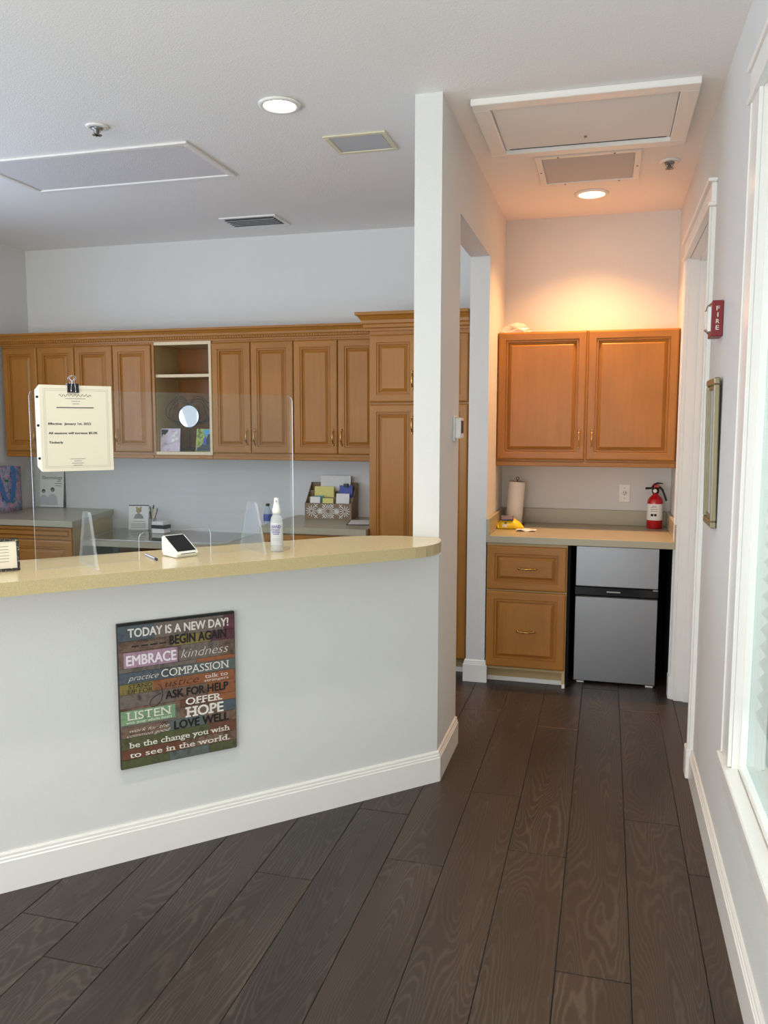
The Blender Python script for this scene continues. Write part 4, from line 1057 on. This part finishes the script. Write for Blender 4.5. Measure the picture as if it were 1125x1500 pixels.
inorg('notepad', 'pale yellow notepad with two holes in the desk organizer', 'notepad', .045, .188, .085, .008, .225, 'pale_yellow', .008, -4)
inorg('notebook', 'blue notebook in the right pocket of the desk organizer', 'notebook', .232, .328, .082, .008, .235, 'blue', .012, -4)
inorg('note_pack', 'white and teal pack of cards at the front left of the organizer', 'cards', .032, .105, .026, .008, .155, 'paper', .018, -5)
inorg('teal_card', 'teal card tucked behind the white card pack in the organizer', 'cards', .060, .124, .0405, .008, .162, 'teal', .005, -5)
inorg('sticky_notes', 'small yellow sticky note pad at the front of the organizer', 'sticky notes', .122, .200, .036, .008, .145, 'pale_yellow', .012, -4)
inorg('white_cards', 'stack of blank white cards at the front right of the organizer', 'cards', .222, .318, .034, .008, .180, 'paper', .014, -5)
p = ORG @ Vector((.282, .083, .2385))
t = thing('binder_clip', 'small black binder clip on the blue notebook in the organizer', 'binder clip', p, math.radians(2))
MB().prism_x([(-.014, -.016), (-.0085, -.016), (-.010, .006), (.010, .006), (.0085, -.016), (.014, -.016), (.012, .010), (-.012, .010)], -.015, .015).build('body', 'black', t)
MB().tube([(-.006, -.012, -.010), (-.003, -.013, .016), (-.007, -.010, .026), (0, -.009, .032), (.007, -.010, .026), (.003, -.013, .016), (.006, -.012, -.010)], .001, 6).build('wire_arm', 'chrome', t)
t = thing('clipboard', 'dark clipboard with a white sheet lying beside the pantry cabinet', 'clipboard', (-1.590, 5.30, OZ+.0002), math.radians(12))
MB().box(-.10, .085, -.13, .14, 0, .004, b=.001).build('board', 'black', t); MB().box(-.09, .080, -.125, .115, .0042, .0052).build('sheet', 'paper', t); MB().box(-.03, .03, .115, .138, .004, .012, b=.002).build('clip', 'grey_metal', t)

# shelf unit things
t = thing('wire_mirror', 'round table mirror with wavy dark wire petals on the open shelf', 'mirror', (-2.935, 5.40, 1.3855))
k = MB(); k.lathe([(.0005, -.004), (.078, -.004), (.078, .002)], (0, 0, .255), 40, axis='y', smooth=False); k.build('mirror_glass', 'chrome', t)
M['mirror'] = N('mirror').set(lin((235, 238, 240)), .02, 1).m; t.children[-1].data.materials[0] = M['mirror']
MB().tube([(.081*math.cos(2*PI*i/32), 0, .255+.081*math.sin(2*PI*i/32)) for i in range(32)], .0042, 8, closed=True).build('rim', 'black', t)
for s_ in (-1, 1):
    for q in (1.0, .78, .56):
        pts = [(s_*.004, .006, .335+.0*q)]
        for i in range(1, 15):
            f = i/14; a = PI/2-f*2.55
            rr = (.085+.125*q*math.sin(PI*min(1, f*1.15))**.6)+.010*math.sin(f*17+q*5)
            pts.append((s_*rr*math.cos(a)*.92, .006, .255+rr*math.sin(a)*.86))
        MB().tube(pts, .0030, 6).build('wire_petal', 'wire_brown', t)
MB().tube([(0, .004, .006), (0, .004, .178)], .003, 8).build('stem', 'black', t)
MB().tube([(-.075, -.02, .003), (-.06, .01, .012), (-.03, .02, .026), (0, .004, .032), (.03, .02, .026), (.06, .01, .012), (.075, -.02, .003)], .003, 8).build('stand_foot', 'black', t)
MB().tube([(0, .004, .03), (0, .03, .012), (0, .06, .003)], .003, 8).build('stand_foot', 'black', t)
t = thing('photo_card', 'lilac photo card with white flowers on the open shelf', 'photo', (-3.066, 5.345, 1.3856), 0, None, (math.radians(-7), 0, math.radians(6)))
MB().box(-.075, .075, 0, .004, .001, .168).build('card', 'photo_lilac', t)
MB().prism_y([(-.070, .160), (-.014, .160), (-.022, .140), (-.045, .120), (-.055, .128), (-.066, .108)], -.0008, -.0001).build('print_dark', 'black', t)
for x, z, s_ in ((.03, .115, .020), (.05, .09, .016), (.025, .08, .018), (.045, .135, .014)): 
    k = MB(); k.lathe([(.0003, -.0009), (s_, -.0008), (s_, 0)], (x, 0, z), 9, axis='y'); k.build('printed_flower', 'paper', t)
MB().tube([(-.055+.01*i, -.0009, .058+.006*math.sin(i*1.9)) for i in range(9)], .001, 4).build('printed_script', 'ink_grey', t)
t = thing('photo_card', 'green and dark photo card at the right of the open shelf', 'photo', (-2.800, 5.345, 1.3856), 0, None, (math.radians(-7), 0, math.radians(-8)))
MB().box(-.066, .066, 0, .004, .001, .166).build('card', 'photo_green', t)
MB().prism_y([(-.06, .006), (.062, .006), (.062, .135), (.035, .125), (.02, .09), (.0, .06), (-.03, .04), (-.055, .03)], -.0008, -.0001).build('print_dark', 'black', t)
MB().prism_y([(-.01, .16), (.05, .16), (.045, .135), (.02, .11), (.0, .135)], -.0008, -.0001).build('print_sky', 'sky_blue', t)
MB().prism_y([(-.002, .05), (.022, .05), (.024, .10), (.01, .112), (-.002, .09)], -.0014, -.0007).build('printed_figure', 'blue', t)
